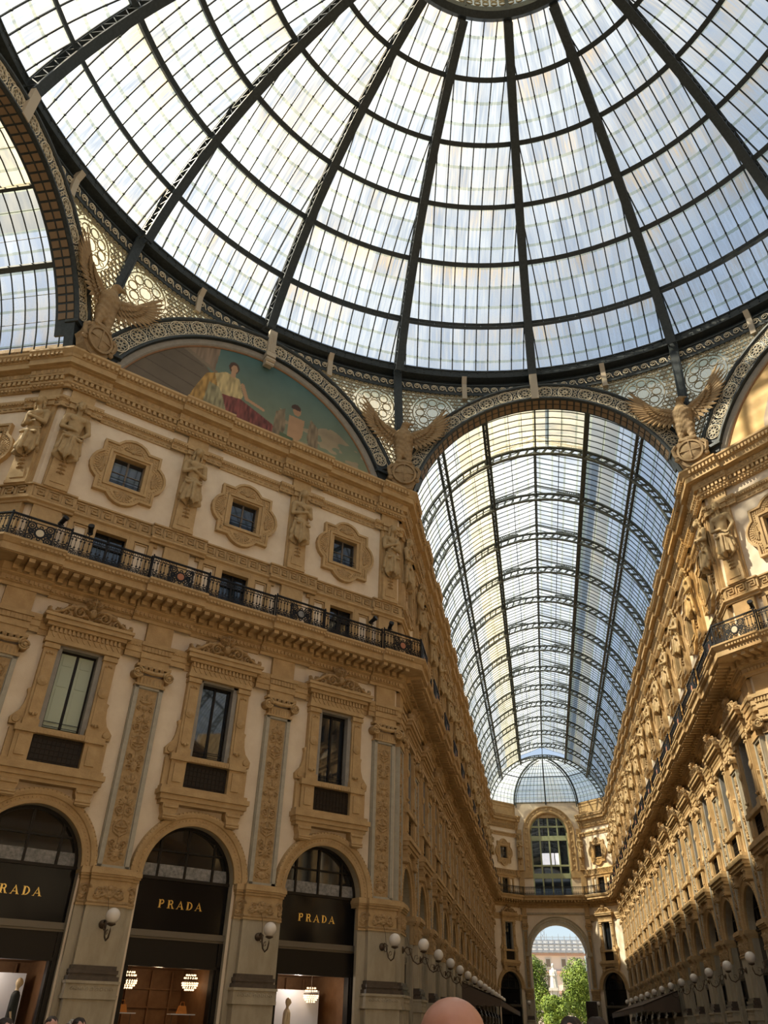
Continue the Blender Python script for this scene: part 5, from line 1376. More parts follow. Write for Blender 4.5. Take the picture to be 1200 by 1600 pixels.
# ================================================================== eagles
def make_eagle():
    p=empty('stone_eagle'); 
    def body(X,Y,Z):
        q=(X,Y,Z); d=cap(q,(0,0,1.8),(0,-.10,2.6),.36,.44,(1,.8,1)); d=su(d,cap(q,(0,-.10,2.75),(.0,-.16,3.12),.26,.17),.15)
        d=su(d,ell(q,(.08,-.20,3.30),(.20,.22,.17)),.05); d=su(d,cap(q,(.20,-.30,3.32),(.40,-.42,3.22),.09,.03),.02)
        for s_ in (-1,1): d=np.maximum(d,-ell(q,(.12+s_*.12,-.36,3.34),(.04,.04,.035)))
        for s_ in (-1,1):
            d=su(d,cap(q,(s_*.20,-.10,1.9),(s_*.22,-.16,1.25),.22,.12),.08)
            for k in (-1,0,1): d=su(d,cap(q,(s_*.22+k*.06,-.18,1.2),(s_*.22+k*.09,-.34,1.08),.05,.03),.03)
            d=su(d,cap(q,(s_*.25,0,2.75),(s_*.62,.0,2.85),.20,.12),.12)
        d=su(d,cap(q,(0,.1,1.8),(0,.15,1.2),.22,.30,(1,.4,1)),.1)
        return d+.022*np.sin(X*30)*np.sin(Z*24+np.abs(X)*18)*(Z<3.1)
    V,Fs=sdf_mesh(body,(-.95,-.7,.85),(.95,.6,3.8),.04); mb=MB(); mb.add(V,Fs); part(p,'body',mb,M['eagle'],True)
    mb=MB()
    pts=[(0,-.28),( .30,-.22),(.52,.05),(.60,.30),(.70,.42),(.62,.60),(.55,.75),(.50,1.0),(.30,1.22),(0,1.30)]
    poly=[(x,z) for x,z in pts]+[(-x,z) for x,z in pts[::-1][1:-1]]; mb.prism(poly,-.26,.25)
    mb.lathe([(.52,0),(.50,.04),(.42,.10),(.25,.15),(.02,.17)],22,(0,-.25,.48),axis='y'); mb.ring(0,.48,.50,.09,-.40,-.25,22)
    mb.box(-.42,.42,-.43,-.36,.45,.50); mb.box(-.025,.025,-.44,-.36,.05,.92)
    for s_ in (-1,1): mb.tube([(s_*.55,-.26,.9),(s_*.70,-.3,.7),(s_*.66,-.3,.45),(s_*.58,-.3,.3)],.09,6); mb.lathe([(.12,0),(.10,.06),(.02,.09)],10,(s_*.60,-.27,.22),axis='y')
    mb.tube([(-.35,-.2,1.15),(0,-.3,1.08),(.35,-.2,1.15)],.12,8)
    part(p,'shield',mb,M['eagle'])
    for s_ in (-1,1):
        mb=MB()
        def feather(x,z,L_,W,ang,y):
            c,sn=math.cos(ang),math.sin(ang); n=7; vs=[]
            for i in range(n+1):
                t=i/n; wd=W*(math.sin(PI*min(1,t*.8+.2))**.6)*(1 if t<.9 else .45)*.5
                cx,cz=x+c*L_*t,z+sn*L_*t
                for k,(a,h) in enumerate(((-1,0),(-.0,-.035),(1,0),(0,.035))): vs.append((s_*(cx-sn*wd*a),y+h-.04*t,cz+c*wd*a))
            fs=[(i*4+q,i*4+(q+1)%4,(i+1)*4+(q+1)%4,(i+1)*4+q) for i in range(n) for q in range(4)]+[(0,1,2,3),(n*4+3,n*4+2,n*4+1,n*4)]
            mb.add(vs,fs)
        # leading edge from shoulder (.4,2.8) to wrist (1.05,3.1); primaries fan to (2.0,4.4)
        for i in range(9): t=i/8; feather(.95-.15*t,3.05-.1*t,1.75-.75*t,.20,math.radians(52-62*t),.10)
        for i in range(8): t=i/7; feather(.85-.55*t,2.95-.15*t,1.02-.18*t,.20,math.radians(-12-68*t),.07)
        for i in range(12): t=i/11; feather(.95-.65*t,3.08-.18*t,.72-.1*t,.17,math.radians(42-120*t),.02)
        for i in range(11): t=i/10; feather(.92-.60*t,3.08-.16*t,.42,.15,math.radians(35-115*t),-.05)
        mb.tube([(s_*.3,0,2.82),(s_*.7,-.02,3.0),(s_*.98,0,3.12),(s_*1.25,.03,3.42)],[.16,.13,.11,.05],8)
        for v in mb.v: v[:,1]-=.36*np.clip(np.abs(v[:,0])-.3,0,None)
        part(p,'wing',mb,M['eagle'])
    return p
for i,(az,lab) in enumerate(((-AC,'between the teal lunette and the long arcade'),(AC,'right of the long arcade arch'),(-PI/2+AC,'at the left end of the teal lunette'))):
    r=19.30; o=place('eagle',make_eagle,(r*math.sin(az),r*math.cos(az),23.72),-az,'stone eagle with spread wings '+lab,'sculpture','stone eagles at the dome corners'); o.scale=(1.12,1.0,1.14)
# ================================================================== glass barrel vaults (local y along the arcade)
VR,VZ=7.35,22.75
def vp(th,y,r=VR): return (r*math.sin(th),y,VZ+r*math.cos(th))   # th from the crown
def make_vault(Lv,label,loc,rz,step=.545,near=True):
    p=empty('glass_barrel_vault',(loc[0],loc[1],23.5),rz,label,'vault'); zb=23.5; th0=math.radians(80); tb1=math.asin(2.9/VR); tb2=math.asin(5.5/VR)
    ys=[.5+BAY*k for k in range(0,int(Lv/BAY)+1)]
    sky0=ys[1]; sky1=Lv-.3
    def surf(name,mt,t0,t1,y0,y1,n=10):
        mb=MB(); vs=[];uv=[]; m=max(2,int((y1-y0)/4.9))
        for j in range(m+1):
            y=y0+(y1-y0)*j/m
            for i in range(n+1): th=t0+(t1-t0)*i/n; vs.append(vp(th,y,VR+.06)); uv.append((y,th*VR+40))
        mb.add(vs,[(j*(n+1)+i,j*(n+1)+i+1,(j+1)*(n+1)+i+1,(j+1)*(n+1)+i) for j in range(m) for i in range(n)],0,uv); return part(p,name,mb,M[mt],True,zb)
    surf('side_glass','vaultglass',-th0,-tb2,.3,Lv); surf('side_glass','vaultglass',tb2,th0,.3,Lv)
    t45=math.asin(4.4/VR)
    surf('side_glass','vaultglass',-tb2,-t45,.3,Lv,5); surf('yellowed_glass','vaultglasswarm',-t45,-tb1,.3,Lv,5)
    surf('shade_tinted_glass','vaultglassshade',tb1,t45,.3,Lv,5); surf('side_glass','vaultglass',t45,tb2,.3,Lv,5)
    surf('yellowed_glass','vaultglasswarm',-tb1,tb1,.3,sky0,8)
    zE=VZ+VR*math.cos(tb1); 
    # gabled skylight
    mb=MB(); vs=[];uv=[]; m=14
    for j in range(m+1):
        y=sky0+(sky1-sky0)*j/m
        for x,z,u in ((-2.9,zE+.05,0),(-2.9,zE+.5,.5),(0,zE+1.55,3.6),(2.9,zE+.5,6.7),(2.9,zE+.05,7.2)): vs.append((x,y,z)); uv.append((y,u))
    mb.add(vs,[(j*5+q,j*5+q+1,(j+1)*5+q+1,(j+1)*5+q) for j in range(m) for q in range(4)],0,uv); part(p,'skylight_glass',mb,M['skyglass'],zb=zb)
    # glazing bars
    mb=MB(); n=int((Lv-.4)/step); arcs=[(-th0,-tb1),(tb1,th0)]
    for j in range(n+1):
        y=.5+step*j
        for (t0,t1) in arcs+([(-tb1,tb1)] if y<sky0 else []):
            k=12 if t1-t0>.9 else 6; mb.tube([vp(t0+(t1-t0)*i/k,y,VR+.01) for i in range(k+1)],.030,4)
        if y>=sky0 and y<sky1: mb.tube([(-2.9,y,zE+.46),(0,y,zE+1.5),(2.9,y,zE+.46)],.030,4)
    for th in [s_*math.asin(min(.98,x/VR)) for x in (3.75,4.65,6.2,6.75,7.1) for s_ in (-1,1)]: mb.tube([vp(th,.3,VR),vp(th,Lv,VR)],.016,4)
    for x in (-.75,.75,-1.5,1.5): mb.tube([(x,.3,VZ+math.sqrt(VR*VR-x*x)),(x,sky0,VZ+math.sqrt(VR*VR-x*x))],.02,4)
    for x in (-1.45,1.45): mb.tube([(x,sky0,zE+.98),(x,sky1,zE+.98)],.03,4)
    part(p,'glazing_bars',mb,M['vaultiron'],zb=zb)
    mb=MB()
    for th,r_ in ((-tb1,.10),(tb1,.10),(-tb2,.07),(tb2,.07)):
        for rr in (VR-.02,VR-.50): 
            c0=vp(th,.3,rr); mb.box(c0[0]-.08,c0[0]+.08,.3,Lv,c0[2]-.05,c0[2]+.05)
        for j in range(int(Lv/.6)):
            y=.5+.6*j; a,b=vp(th,y,VR-.05),vp(th,y+.3,VR-.47); c=vp(th,y+.6,VR-.05); mb.tube([a,b,c],.022,4)
    mb.box(-.05,.05,.3,sky1,zE+1.40,zE+1.52); mb.box(-.04,.04,.3,Lv,VZ+VR-.36,VZ+VR-.28)
    for s_ in (-1,1): mb.box(s_*2.9-.06,s_*2.9+.06,sky0,sky1,zE+.42,zE+.52)
    part(p,'purlins',mb,M['vaultiron'],zb=zb)
    for k,y in enumerate(ys[1:]):
        if y>Lv: break
        mb=MB()
        N=44
        for rr,hw,hr in ((VR-.08,.10,.035),(VR-.52,.10,.035)):
            vs=[]
            for i in range(N+1):
                th=-th0+2*th0*i/N
                for (dr,dy) in ((-hr,-hw),(-hr,hw),(hr,hw),(hr,-hw)): vs.append(vp(th,y+dy,rr+dr))
            mb.add(vs,[(i*4+q,i*4+(q+1)%4,(i+1)*4+(q+1)%4,(i+1)*4+q) for i in range(N) for q in range(4)])
        for i in range(39):
            th=-th0+2*th0*i/38
            a=vp(th-.02,y,VR-.5); b=vp(th+.02,y,VR-.1); mb.tube([a,b],.06,4,flat=1.4)
            mb.tube([vp(th-.028,y,VR-.44),vp(th,y,VR-.48),vp(th+.028,y,VR-.44)],.03,4); mb.tube([vp(th-.028,y,VR-.15),vp(th,y,VR-.12),vp(th+.028,y,VR-.15)],.03,4)
        for s_ in (-1,1): c=vp(s_*th0,y,VR-.3); mb.tube([c,(s_*7.05,y,23.4)],.12,4)
        part(p,'rib_girder',mb,M['latticeiron'],zb=zb)
        if y+1<Lv:
            mb=MB(); yb=y+.28
            mb.tube([(-2.85,yb,zE+.45),(0,yb,zE+1.42),(2.85,yb,zE+.45)],.05,4); mb.tube([(-2.85,yb,zE+.40),(-1.5,yb,zE+.62),(0,yb,zE+.70),(1.5,yb,zE+.62),(2.85,yb,zE+.40)],.02,4)
            for s_ in (-1,1):
                mb.tube([(s_*2.85,yb,zE-.55),(s_*2.80,yb,zE-.1),(s_*2.5,yb,zE+.30),(s_*2.0,yb,zE+.55),(s_*1.3,yb,zE+.72)],.055,4)
                for (x,z,r_) in ((2.68,.28,.09),(2.45,.44,.075),(2.2,.56,.06),(2.78,.05,.06),(1.95,.63,.05)): mb.ring(s_*x,zE+z+.02,r_*1.35,.045,yb-.02,yb+.02,8)
            part(p,'skylight_bracket',mb,M['latticeiron'],zb=zb)
    return p
M['vaultglassshade']=glassmat('shade_tinted_grey_vault_glass',tint=(.50,.53,.52),trans=(.28,.29,.28),pu=.545,pv=.8,streak=(3,.8),warmamt=.2,mixf=.6)  # grey tint paints in shade from structures above; streaks and stains are dirt
make_vault(Y0-A_,'long glass and iron barrel vault running down the central arcade',(0,A_,0),0)
make_vault(24.9,'glass barrel vault of the left side arcade, at the left edge of the view',(-A_,0,0),PI/2)
make_vault(20,'glass barrel vault of the right side arcade, beyond the right edge',(A_,0,0),-PI/2)
# end semi-dome
sd_=empty('glazed_apse_roof',(0,Y0,25.3),0,'glazed half dome closing the far end of the arcade roof','roof'); sdc=np.array([0,Y0,25.3])
base=[(-7.25,Y0),(-3.95,Y1),(0,Y1),(3.95,Y1),(7.25,Y0)]
def apt(u,t):
    """u 0..4 along the base, t 0 base..1 apex"""
    i=min(3,int(u)); f=u-i; bx=base[i][0]*(1-f)+base[i+1][0]*f; by=base[i][1]*(1-f)+base[i+1][1]*f
    c=math.cos(t*PI/2); s_=math.sin(t*PI/2); return np.array([bx*c,Y0+(by-Y0)*c,25.1+4.95*s_])
mb=MB(); vs=[];uv=[]
for j in range(17):
    for i in range(33): u=i/8; vs.append(apt(u,j/16)-sdc); uv.append((u*4.5,j/16*6))
mb.add(vs,[(j*33+i,j*33+i+1,(j+1)*33+i+1,(j+1)*33+i) for j in range(16) for i in range(32)],0,uv); mb.build('glass_panes',M['apseglass'],sd_,True)
for u in (0,1,2,3,4):
    mb=MB(); mb.tube([apt(u,t/14)-sdc-np.array([0,.05,.12]) for t in range(15)],.11,4); 
    if u in (1,3):
        mb.tube([apt(u,t/14)*np.array([.95,1,1])+np.array([0,-.3,-.5])-sdc for t in range(14)],.06,4)
        for t in range(14): mb.tube([apt(u,t/14)-sdc-np.array([0,0,.1]),apt(u,(t+.5)/14)*np.array([.95,1,1])+np.array([0,-.3,-.5])-sdc],.03,4)
    mb.build('rib',M['vaultiron'],sd_)
mb=MB()
for i in range(1,32): 
    u=i/8; mb.tube([apt(u,t/10)-sdc for t in range(8)],.022,4)
for j in range(1,14): mb.tube([apt(i/8,j/14)-sdc-np.array([0,.02,.02]) for i in range(33)],.022 if j!=6 else .07,4)
mb.build('glazing_bars',M['vaultiron'],sd_)
mb=MB(); mb.box(-7.3,7.3,-.1,.1,-.4,-.2); 
for ch in (chain[3:6],):
    mb2=MB(); sweep(mb2,ch,[(-.10,23.4),(-.10,24.9),(-.02,24.95),(-.02,25.12),(-.4,25.14)],0); struct(mb2.build('trim_11',M['stone']))
# ================================================================== beyond the far archway
mb=MB(); mb.quad((-90,92,0),(90,92,0),(90,320,0),(-90,320,0)); struct(mb.build('ground',M['pier']))
def make_tree(x,y,R_,top,label,seed):
    r=random.Random(seed); p=empty('leafy_tree',(x,y,0),0,label,'tree'); mb=MB(); mb.tube([(0,0,0),(.1,0,2.2),(0,.1,top*.6)],[.22,.17,.06],8)
    for i in range(7): a=i*.9; mb.tube([(0,0,2+.3*i),(R_*.6*math.cos(a),R_*.6*math.sin(a),3.2+.6*i)],[.08,.02],5)
    mb.build('trunk',M['bark'],p)
    blobs=[(r.uniform(-.5,.5)*R_,r.uniform(-.5,.5)*R_,r.uniform(2.2,top-1.6),r.uniform(.35,.6)*R_) for _ in range(26)]+[(0,0,top-1.4,R_*.4)]
    vs=[];fs=[]
    for i in range(17000):
        b=r.choice(blobs); d=Vector((r.gauss(0,1),r.gauss(0,1),r.gauss(0,1))).normalized(); q=b[3]*(r.uniform(.75,1.05)); c=Vector(b[:3])+d*q
        t=Vector((r.gauss(0,1),r.gauss(0,1),r.gauss(0,1))).normalized(); w_=d.cross(t)
        if w_.length<.1: continue
        w_.normalize(); t2=w_.cross(d+t*.6).normalized(); s_=r.uniform(.09,.17); n=len(vs)
        vs+=[c-w_*s_*.5,c+t2*s_,c+w_*s_*.5,c-t2*s_]; fs.append((n,n+1,n+2,n+3))
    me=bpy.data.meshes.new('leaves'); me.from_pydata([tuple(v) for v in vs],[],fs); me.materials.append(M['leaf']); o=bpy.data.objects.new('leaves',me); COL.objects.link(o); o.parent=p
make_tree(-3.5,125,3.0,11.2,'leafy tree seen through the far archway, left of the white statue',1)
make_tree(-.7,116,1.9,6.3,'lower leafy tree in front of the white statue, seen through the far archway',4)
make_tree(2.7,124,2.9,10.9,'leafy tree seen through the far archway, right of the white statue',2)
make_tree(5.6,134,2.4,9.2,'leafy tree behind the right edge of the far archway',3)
def monument(X,Y,Z):
    q=(X,Y,Z); d=cap(q,(0,0,.2),(0,0,1.9),.55,.42,(1,.8,1)); d=su(d,cap(q,(0,0,1.9),(0,0,2.35),.42,.22,(1,.8,1)),.15); d=su(d,ell(q,(0,-.02,2.78),(.17,.2,.23)),.08); d=su(d,cap(q,(0,-.02,2.9),(0,0,2.98),.19,.14),.05)
    for s_ in (-1,1): d=su(d,cap(q,(s_*.38,0,2.15),(s_*.42,-.15,1.6),.15,.11),.08); d=su(d,cap(q,(s_*.42,-.15,1.6),(s_*.08,-.42,1.55),.11,.08),.05)
    return d+.03*np.sin(np.arctan2(X,-Y)*8+Z)*(Z<2)
p=empty('white_marble_statue',(-.55,122,0),0,'white marble monument figure in a long robe among trees beyond the archway','statue')
V,Fs=sdf_mesh(monument,(-.8,-.7,-.1),(.8,.7,3.2),.06); mb=MB(); mb.add(V+np.array([0,0,6.6]),Fs); part(p,'figure',mb,M['marble'],True)
mb=MB(); mb.box(-.8,.8,-.8,.8,6.3,6.65); mb.box(-.62,.62,-.62,.62,2.2,6.3); mb.box(-1.1,1.1,-1.1,1.1,0,2.2); part(p,'plinth',mb,M['marble'])
p=empty('scaffolded_building',(0,190,0),0,'pale building with scaffolding on its roof, far beyond the archway','building')
mb=MB(); mb.box(-30,7.2,0,15,0,15.4); part(p,'walls',mb,M['pinkwall'])
mb=MB()
for z in (15.2,11.9,8.2): mb.box(-30.3,7.5,-.5,0,z,z+.45)
part(p,'cornices',mb,mat('reddish_cornice',(.42,.27,.22),.8))
for i in range(8):
    for z in (13.0,9.3,5.5):
        x=-17.5+3.35*i; mb=MB(); mb.box(x-.62,x+.62,-.14,.1,z-.1,z+1.75 if z>12 else z+2.4); w_=part(p,'window',mb,M['marble']); mb=MB(); mb.box(x-.45,x+.45,-.18,-.1,z+.1,z+1.55 if z>12 else z+2.2); mb.build('pane',M['wframe'],w_)
mb=MB()
for i in range(28):
    x=-28+1.3*i; mb.tube([(x,-1.2,0 if i%6==0 else 15.4),(x,-1.2,19.3 if i%2 else 18.9)],.05,4); mb.tube([(x,1.2,15.4),(x,1.2,19.1)],.05,4)
for z in (15.9,16.6,17.3,18.0,18.7): mb.tube([(-28,-1.2,z),(7.1,-1.2,z)],.045,4); mb.tube([(-28,1.2,z),(7.1,1.2,z)],.045,4)
mb.box(-28,7.1,-1.2,.2,17.25,17.32); mb.box(-28,7.1,-1.2,.2,15.7,15.8)
part(p,'scaffolding',mb,M['scaf'])
mb=MB(); mb.box(-28,7.0,1.3,1.36,15.4,18.4); part(p,'netting',mb,M['net'])
p=empty('crane_mast',(-1.5,196,0),0,'thin lattice crane mast above the scaffolded roof','crane'); mb=MB()
for sx in (-.4,.4):
    for sy in (-.4,.4): mb.tube([(sx,sy,0),(sx,sy,21.6)],.07,4)
for i in range(22): mb.tube([(-.4,-.4,i),(.4,-.4,i+1)],.05,4); mb.tube([(.4,-.4,i),(-.4,-.4,i+1)],.05,4)
part(p,'lattice_mast',mb,M['scaf'])
# ================================================================== awnings
def awning(xw,xo,y0,y1,zw,zo,label,text=None):
    p=empty('cafe_awning',((xw+xo)/2,(y0+y1)/2,0),0,label,'awning'); cx,cy=(xw+xo)/2,(y0+y1)/2; mb=MB(); s_=1 if xo>xw else -1
    mb.add([(xw-cx,y0-cy,zw),(xw-cx,y1-cy,zw),(xo-cx,y1-cy,zo),(xo-cx,y0-cy,zo),(xw-cx,y0-cy,zw-.06),(xw-cx,y1-cy,zw-.06),(xo-cx,y1-cy,zo-.06),(xo-cx,y0-cy,zo-.06)],[(0,1,2,3),(7,6,5,4),(3,2,6,7),(0,3,7,4),(1,5,6,2)])
    mb.add([(xw-cx,y0-cy,zw),(xo-cx,y0-cy,zo),(xw-cx,y0-cy,zo)],[(0,1,2)]); part(p,'canopy',mb,M['awning'])
    mb=MB(); n=int((y1-y0)/.45)
    for i in range(n):
        a=y0-cy+.45*i; pts=[(a,zo)]+[(a+.225-.225*math.cos(PI*q/6),zo-.30-.12*math.sin(PI*q/6)) for q in range(7)]+[(a+.45,zo)]
        mb.add([(xo-cx,yy,zz) for yy,zz in pts],[tuple(range(len(pts)))])
    m_=max(1,int(abs(xo-xw)/.45)); st=(xo-xw)/m_
    for i in range(m_):
        a=xw-cx+st*i; pts=[(a,zo)]+[(a+st/2-st/2*math.cos(PI*q/6),zo-.30-.12*math.sin(PI*q/6)) for q in range(7)]+[(a+st,zo)]
        mb.add([(xx,y0-cy,zz) for xx,zz in pts],[tuple(range(len(pts)))])
    part(p,'scalloped_valance',mb,M['awning'])
    for (x,y) in ((xo-s_*.1-cx,y0-cy+.1),(xo-s_*.1-cx,y1-cy-.1),(xo-s_*.1-cx,0)):
        mb=MB(); mb.tube([(x,y,0),(x,y,zo)],.035,6); part(p,'post',mb,M['black'])
    if text:
        c=bpy.data.curves.new('lettering','FONT'); c.body=text; c.size=.62; c.shear=.35; c.extrude=.004; c.align_x='CENTER'; c.align_y='CENTER'
        o=bpy.data.objects.new('lettering',c); COL.objects.link(o); bpy.context.view_layer.update(); me_=bpy.data.meshes.new_from_object(o.evaluated_get(bpy.context.evaluated_depsgraph_get())); bpy.data.objects.remove(o); o=bpy.data.objects.new('lettering',me_); COL.objects.link(o); o.parent=p; sl=math.atan2(zw-zo,abs(xo-xw))
        d=Vector((xw-xo,0,zw-zo)).normalized(); X_=Vector((0,-1,0)); N_=X_.cross(d) ; 
        o.matrix_local=Matrix([[X_[0],d[0],N_[0],0],[X_[1],d[1],N_[1],-(y1-y0)/2+6],[X_[2],d[2],N_[2],(zw+zo)/2+.02],[0,0,0,1]]); o.data.materials.clear(); o.data.materials.append(M['console'])
    return p
awning(-7.0,-4.6,43.5,84,4.0,3.15,'brown cafe awning with scalloped edge along the left arcade wall')
awning(7.0,4.6,52,84,4.0,3.15,'brown cafe awning with script lettering along the right arcade wall','Il Salotto')
# ================================================================== shop window contents
wl=W_['diagonal_left']
def mannequin(loc,rz,label,coat):
    p=empty('mannequin',loc,rz,label,'mannequin')
    def f(X,Y,Z):
        q=(X,Y,Z); d=ell(q,(0,-.02,1.74),(.08,.10,.125)); d=su(d,cap(q,(0,0,1.5),(0,0,1.68),.045,.045),.03); d=su(d,cap(q,(0,0,1.0),(0,0,1.4),.12,.15,(1,.6,1)),.08); d=su(d,cap(q,(-.16,0,1.45),(.16,0,1.45),.05,.05),.05)
        for s_ in (-1,1): d=su(d,cap(q,(s_*.19,0,1.43),(s_*.24,.02,1.12),.045,.035),.03); d=su(d,cap(q,(s_*.24,.02,1.12),(s_*.22,-.06,.85),.035,.03),.02); d=su(d,cap(q,(s_*.08,0,.95),(s_*.09,0,.08),.09,.04),.04)
        return su(d,ell(q,(0,-.11,1.73),(.02,.03,.03)),.02)
    V,Fs=sdf_mesh(f,(-.35,-.25,0),(.35,.25,1.95),.025); mb=MB(); mb.add(V,Fs); part(p,'body',mb,M['manq'],True)
    def g(X,Y,Z):
        q=(X,Y,Z); d=cap(q,(0,0,.6),(0,0,1.4),.21,.17,(1,.7,1)); d=su(d,cap(q,(-.16,0,1.44),(.16,0,1.44),.065,.065),.04)
        for s_ in (-1,1): d=su(d,cap(q,(s_*.19,0,1.43),(s_*.25,.02,1.1),.065,.055),.03)
        return d+.01*np.sin(np.arctan2(X,Y)*8)
    V,Fs=sdf_mesh(g,(-.4,-.3,.4),(.4,.3,1.6),.03); mb=MB(); mb.add(V,Fs); part(p,'coat',mb,coat,True)
    mb=MB(); mb.lathe([(.2,0),(.2,.03)],14); part(p,'base',mb,M['black'])
def wp(s_,e,z=0): return wl.pt(wl.L/2+s_,e,z)
mannequin(wp(-4.15,-1.1,.72),wl.rz+1.2,'mannequin in a dark coat in the leftmost shop window',M['coat'])
mannequin(wp(4.62,-1.1,.5),wl.rz+.9,'pale mannequin in the right-hand shop window',M['manq'])
for (s_,sz,lab) in ((-4.75,2.1,'large white display panel behind the mannequin in the leftmost shop'),(4.95,2.9,'large white display panel behind the pale mannequin in the right shop')):
    mb=MB(); mb.box(-sz/2,sz/2,-.03,.03,0,2.72 if s_<0 else 2.62); o=mb.build('display_panel',mat('lit_panel_%d'%int(sz*10),(.72,.71,.72),.7,emit=.10)); o.location=wp(s_+(-.1),-1.9,0); o.rotation_euler=(0,0,wl.rz); tag(o,lab,'panel')
def chandelier(loc,label):
    p=empty('crystal_chandelier',loc,0,label,'chandelier'); mb=MB()
    for (z,r,n) in ((0,.14,12),(.06,.20,16),(.12,.24,20),(.18,.25,20),(.32,.20,16),(.40,.15,12)):
        for i in range(n):
            a=2*PI*i/n; mb.lathe([(.005,0),(.022,.02),(.005,.05)],5,(r*math.cos(a),r*math.sin(a),z))
    part(p,'crystals',mb,M['crystal']); mb=MB(); mb.lathe([(.26,.24),(.26,.27)],16); mb.tube([(0,0,.2),(0,0,.8)],.01,5); part(p,'frame',mb,M['brass'])
chandelier(wp(-1.05,-.9,2.42),'lit crystal chandelier at the left of the middle shop'); chandelier(wp(1.25,-1.6,2.45),'lit crystal chandelier at the right of the middle shop'); chandelier(wp(5.75,-1.5,2.25),'lit crystal chandelier in the right shop window'); 
for (s_,lab) in ((-1.1,'small orange handbag on a glass shelf, left of the middle shop'),(.8,'small orange handbag on a glass shelf, right of the middle shop')):
    mb=MB(); mb.prism([(-.16,0),(.16,0),(.10,.2),(-.10,.2)],-.06,.06); mb.tube([(-.07,0,.2),(-.05,0,.3),(.05,0,.3),(.07,0,.2)],.01,5); o=mb.build('handbag',M['orange']); o.location=wp(s_,-.9,1.83); o.rotation_euler=(0,0,wl.rz); tag(o,lab,'handbag','orange handbags in the shop')
    p=empty('glass_shelf',wp(s_,-.9,0),wl.rz,'slim lit shelf on poles under the %s orange handbag'%('left' if s_<0 else 'right'),'shelf'); mb=MB(); mb.box(-.4,.4,-.15,.15,1.8,1.825); part(p,'shelf_board',mb,M['backdrop'])
    for x in (-.3,.3): mb=MB(); mb.tube([(x,0,0),(x,0,1.8)],.012,5); part(p,'pole',mb,M['brass'])
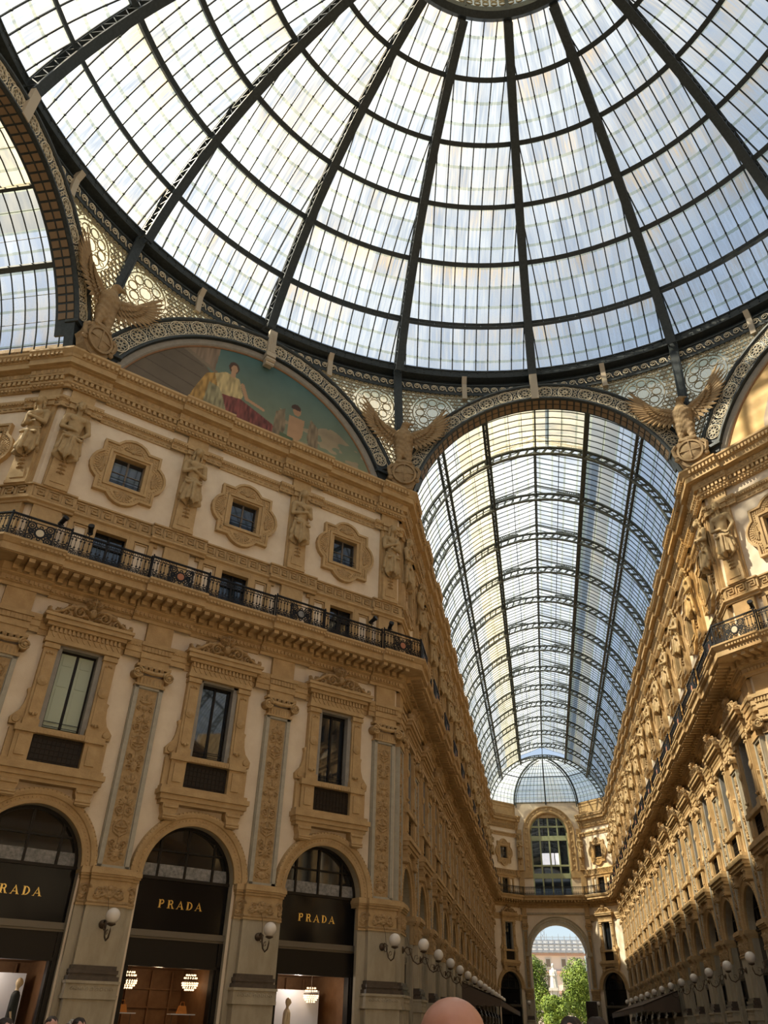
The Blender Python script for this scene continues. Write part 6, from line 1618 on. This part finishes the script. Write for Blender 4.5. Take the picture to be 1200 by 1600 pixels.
# ================================================================== people (only their heads reach into view)
def person(loc,rz,label,h=1.7,bald=False,hairc='hair',shirt='shirt',arms_up=False,res=.024):
    p=empty('person',loc,rz,label,'person'); k=h/1.75
    def f(X,Y,Z):
        q=(X/k,Y/k,Z/k); X,Y,Z=q
        d=ell(q,(0,.005,1.645),(.083,.098,.106)); d=su(d,ell(q,(0,-.03,1.60),(.062,.07,.09)),.04); d=su(d,ell(q,(0,.022,1.672),(.088,.10,.082)),.04)
        d=su(d,cap(q,(0,-.095,1.62),(0,-.112,1.59),.011,.016),.015); d=su(d,ell(q,(0,-.088,1.555),(.028,.014,.012)),.012)
        for s_ in (-1,1): d=su(d,ell(q,(s_*.078,.012,1.61),(.011,.02,.032)),.008); d=np.maximum(d,-ell(q,(s_*.03,-.10,1.635),(.016,.012,.009)))
        d=su(d,cap(q,(0,.01,1.42),(0,.0,1.56),.06,.055),.03)
        d=su(d,cap(q,(0,0,.98),(0,0,1.36),.15,.17,(1,.62,1)),.08); d=su(d,cap(q,(-.15,0,1.40),(.15,0,1.40),.055,.055),.06)
        for s_ in (-1,1):
            if arms_up: E_,H_=(s_*.25,-.20,1.36),(s_*.075,-.41,1.64)
            else: E_,H_=(s_*.26,.02,1.10),(s_*.25,-.10,.86)
            d=su(d,cap(q,(s_*.20,0,1.39),E_,.052,.042),.04); d=su(d,cap(q,E_,H_,.042,.028),.02)
            Hn=np.array(H_); u=(Hn-np.array(E_)); u/=np.linalg.norm(u); d=su(d,ell(q,Hn+u*.04,(.036,.022,.042)),.015)
            for g in range(4): 
                a=Hn+u*.07+np.array([(g-1.5)*.019,0,0]); b_=a+u*(.035+.008*(g in(1,2)))+np.array([-s_*.01 if arms_up else 0,-.008,0]); c_=b_+u*.02+np.array([0,-.022,-.008]); d=su(d,cap(q,a,b_,.0095,.009),.004); d=su(d,cap(q,b_,c_,.009,.008),.004)
            a=Hn+u*.025-np.array([s_*.03,0,0]); d=su(d,cap(q,a,a+u*.035-np.array([s_*.022,.012,0]),.011,.009),.008)
            d=su(d,cap(q,(s_*.085,0,.95),(s_*.095,0,.50),.085,.055),.05); d=su(d,cap(q,(s_*.095,0,.50),(s_*.10,.01,.08),.055,.036),.02); d=su(d,cap(q,(s_*.10,.01,.05),(s_*.11,-.15,.03),.035,.03),.02)
        return d*k
    V,Fs=sdf_mesh(f,(-.42*k,-.62*k,-.02),(.42*k,.25*k,1.80*k),res); mb=MB(); mb.add(V,Fs); part(p,'body',mb,M['skin'],True)
    def g(X,Y,Z):
        q=(X/k,Y/k,Z/k); d=cap(q,(0,0,.92),(0,0,1.36),.17,.185,(1,.66,1)); d=su(d,cap(q,(-.16,0,1.405),(.16,0,1.405),.068,.068),.05)
        for s_ in (-1,1):
            E_=(s_*.25,-.20,1.36) if arms_up else (s_*.26,.02,1.10); d=su(d,cap(q,(s_*.20,0,1.39),E_,.068,.06),.04)
            d=su(d,cap(q,(s_*.085,0,.95),(s_*.1,0,.12),.10,.062),.04)
        return np.maximum(d,q[2]-1.455)*k
    V,Fs=sdf_mesh(g,(-.42*k,-.35*k,.05),(.42*k,.3*k,1.5*k),.03); mb=MB(); mb.add(V,Fs); part(p,'clothing',mb,M[shirt],True)
    if not bald:
        def hh(X,Y,Z):
            q=(X/k,Y/k,Z/k); d=ell(q,(0,.02,1.668),(.092,.108,.108)); d=su(d,ell(q,(0,.06,1.60),(.08,.06,.09)),.04); d=np.maximum(d,-ell(q,(0,-.10,1.60),(.075,.10,.085))); return (d+.004*np.sin(q[0]*90+q[1]*60))*k
        V,Fs=sdf_mesh(hh,(-.15,-.15,1.45*k),(.15,.2,1.82*k),.012); mb=MB(); mb.add(V,Fs); part(p,'hair',mb,M[hairc],True)
    return p
person((-2.19,-10.55,0),.1,'bald man seen from behind at the bottom of the view',1.668,bald=True,res=.0125).scale=(1.1,1.0,1.0)
person((-8.6,-1.4,0),.8,'person with short dark hair below the leftmost pilaster',1.625)
person((-8.55,-.9,0),.6,'person with dark hair just right of the short-haired one below the leftmost pilaster',1.60,shirt='coat')
person((-7.2,-3.3,0),.7,'person with balding head at the bottom left, nearest the middle shop',1.61)
person((-6.7,-5.6,0),.9,'person with dark hair in the bottom left corner',1.59,shirt='coat')
person((-1.76,-7.35,0),0.0,'person with brown hair at the bottom, in front of the far archway',1.655,shirt='red')
ph=person((-1.58,-6.9,0),0,'person in grey holding a phone up with both hands near the archway',1.66,arms_up=True,res=.018); ph.rotation_euler=(0,0,PI)
mb=MB(); mb.box(-.04,.04,-.006,.006,-.08,.08); o=mb.build('phone',M['phone']); o.location=(-1.58,-6.9+.43,1.70); o.rotation_euler=(.1,0,0); tag(o,'black phone held up in front of the far archway','phone')
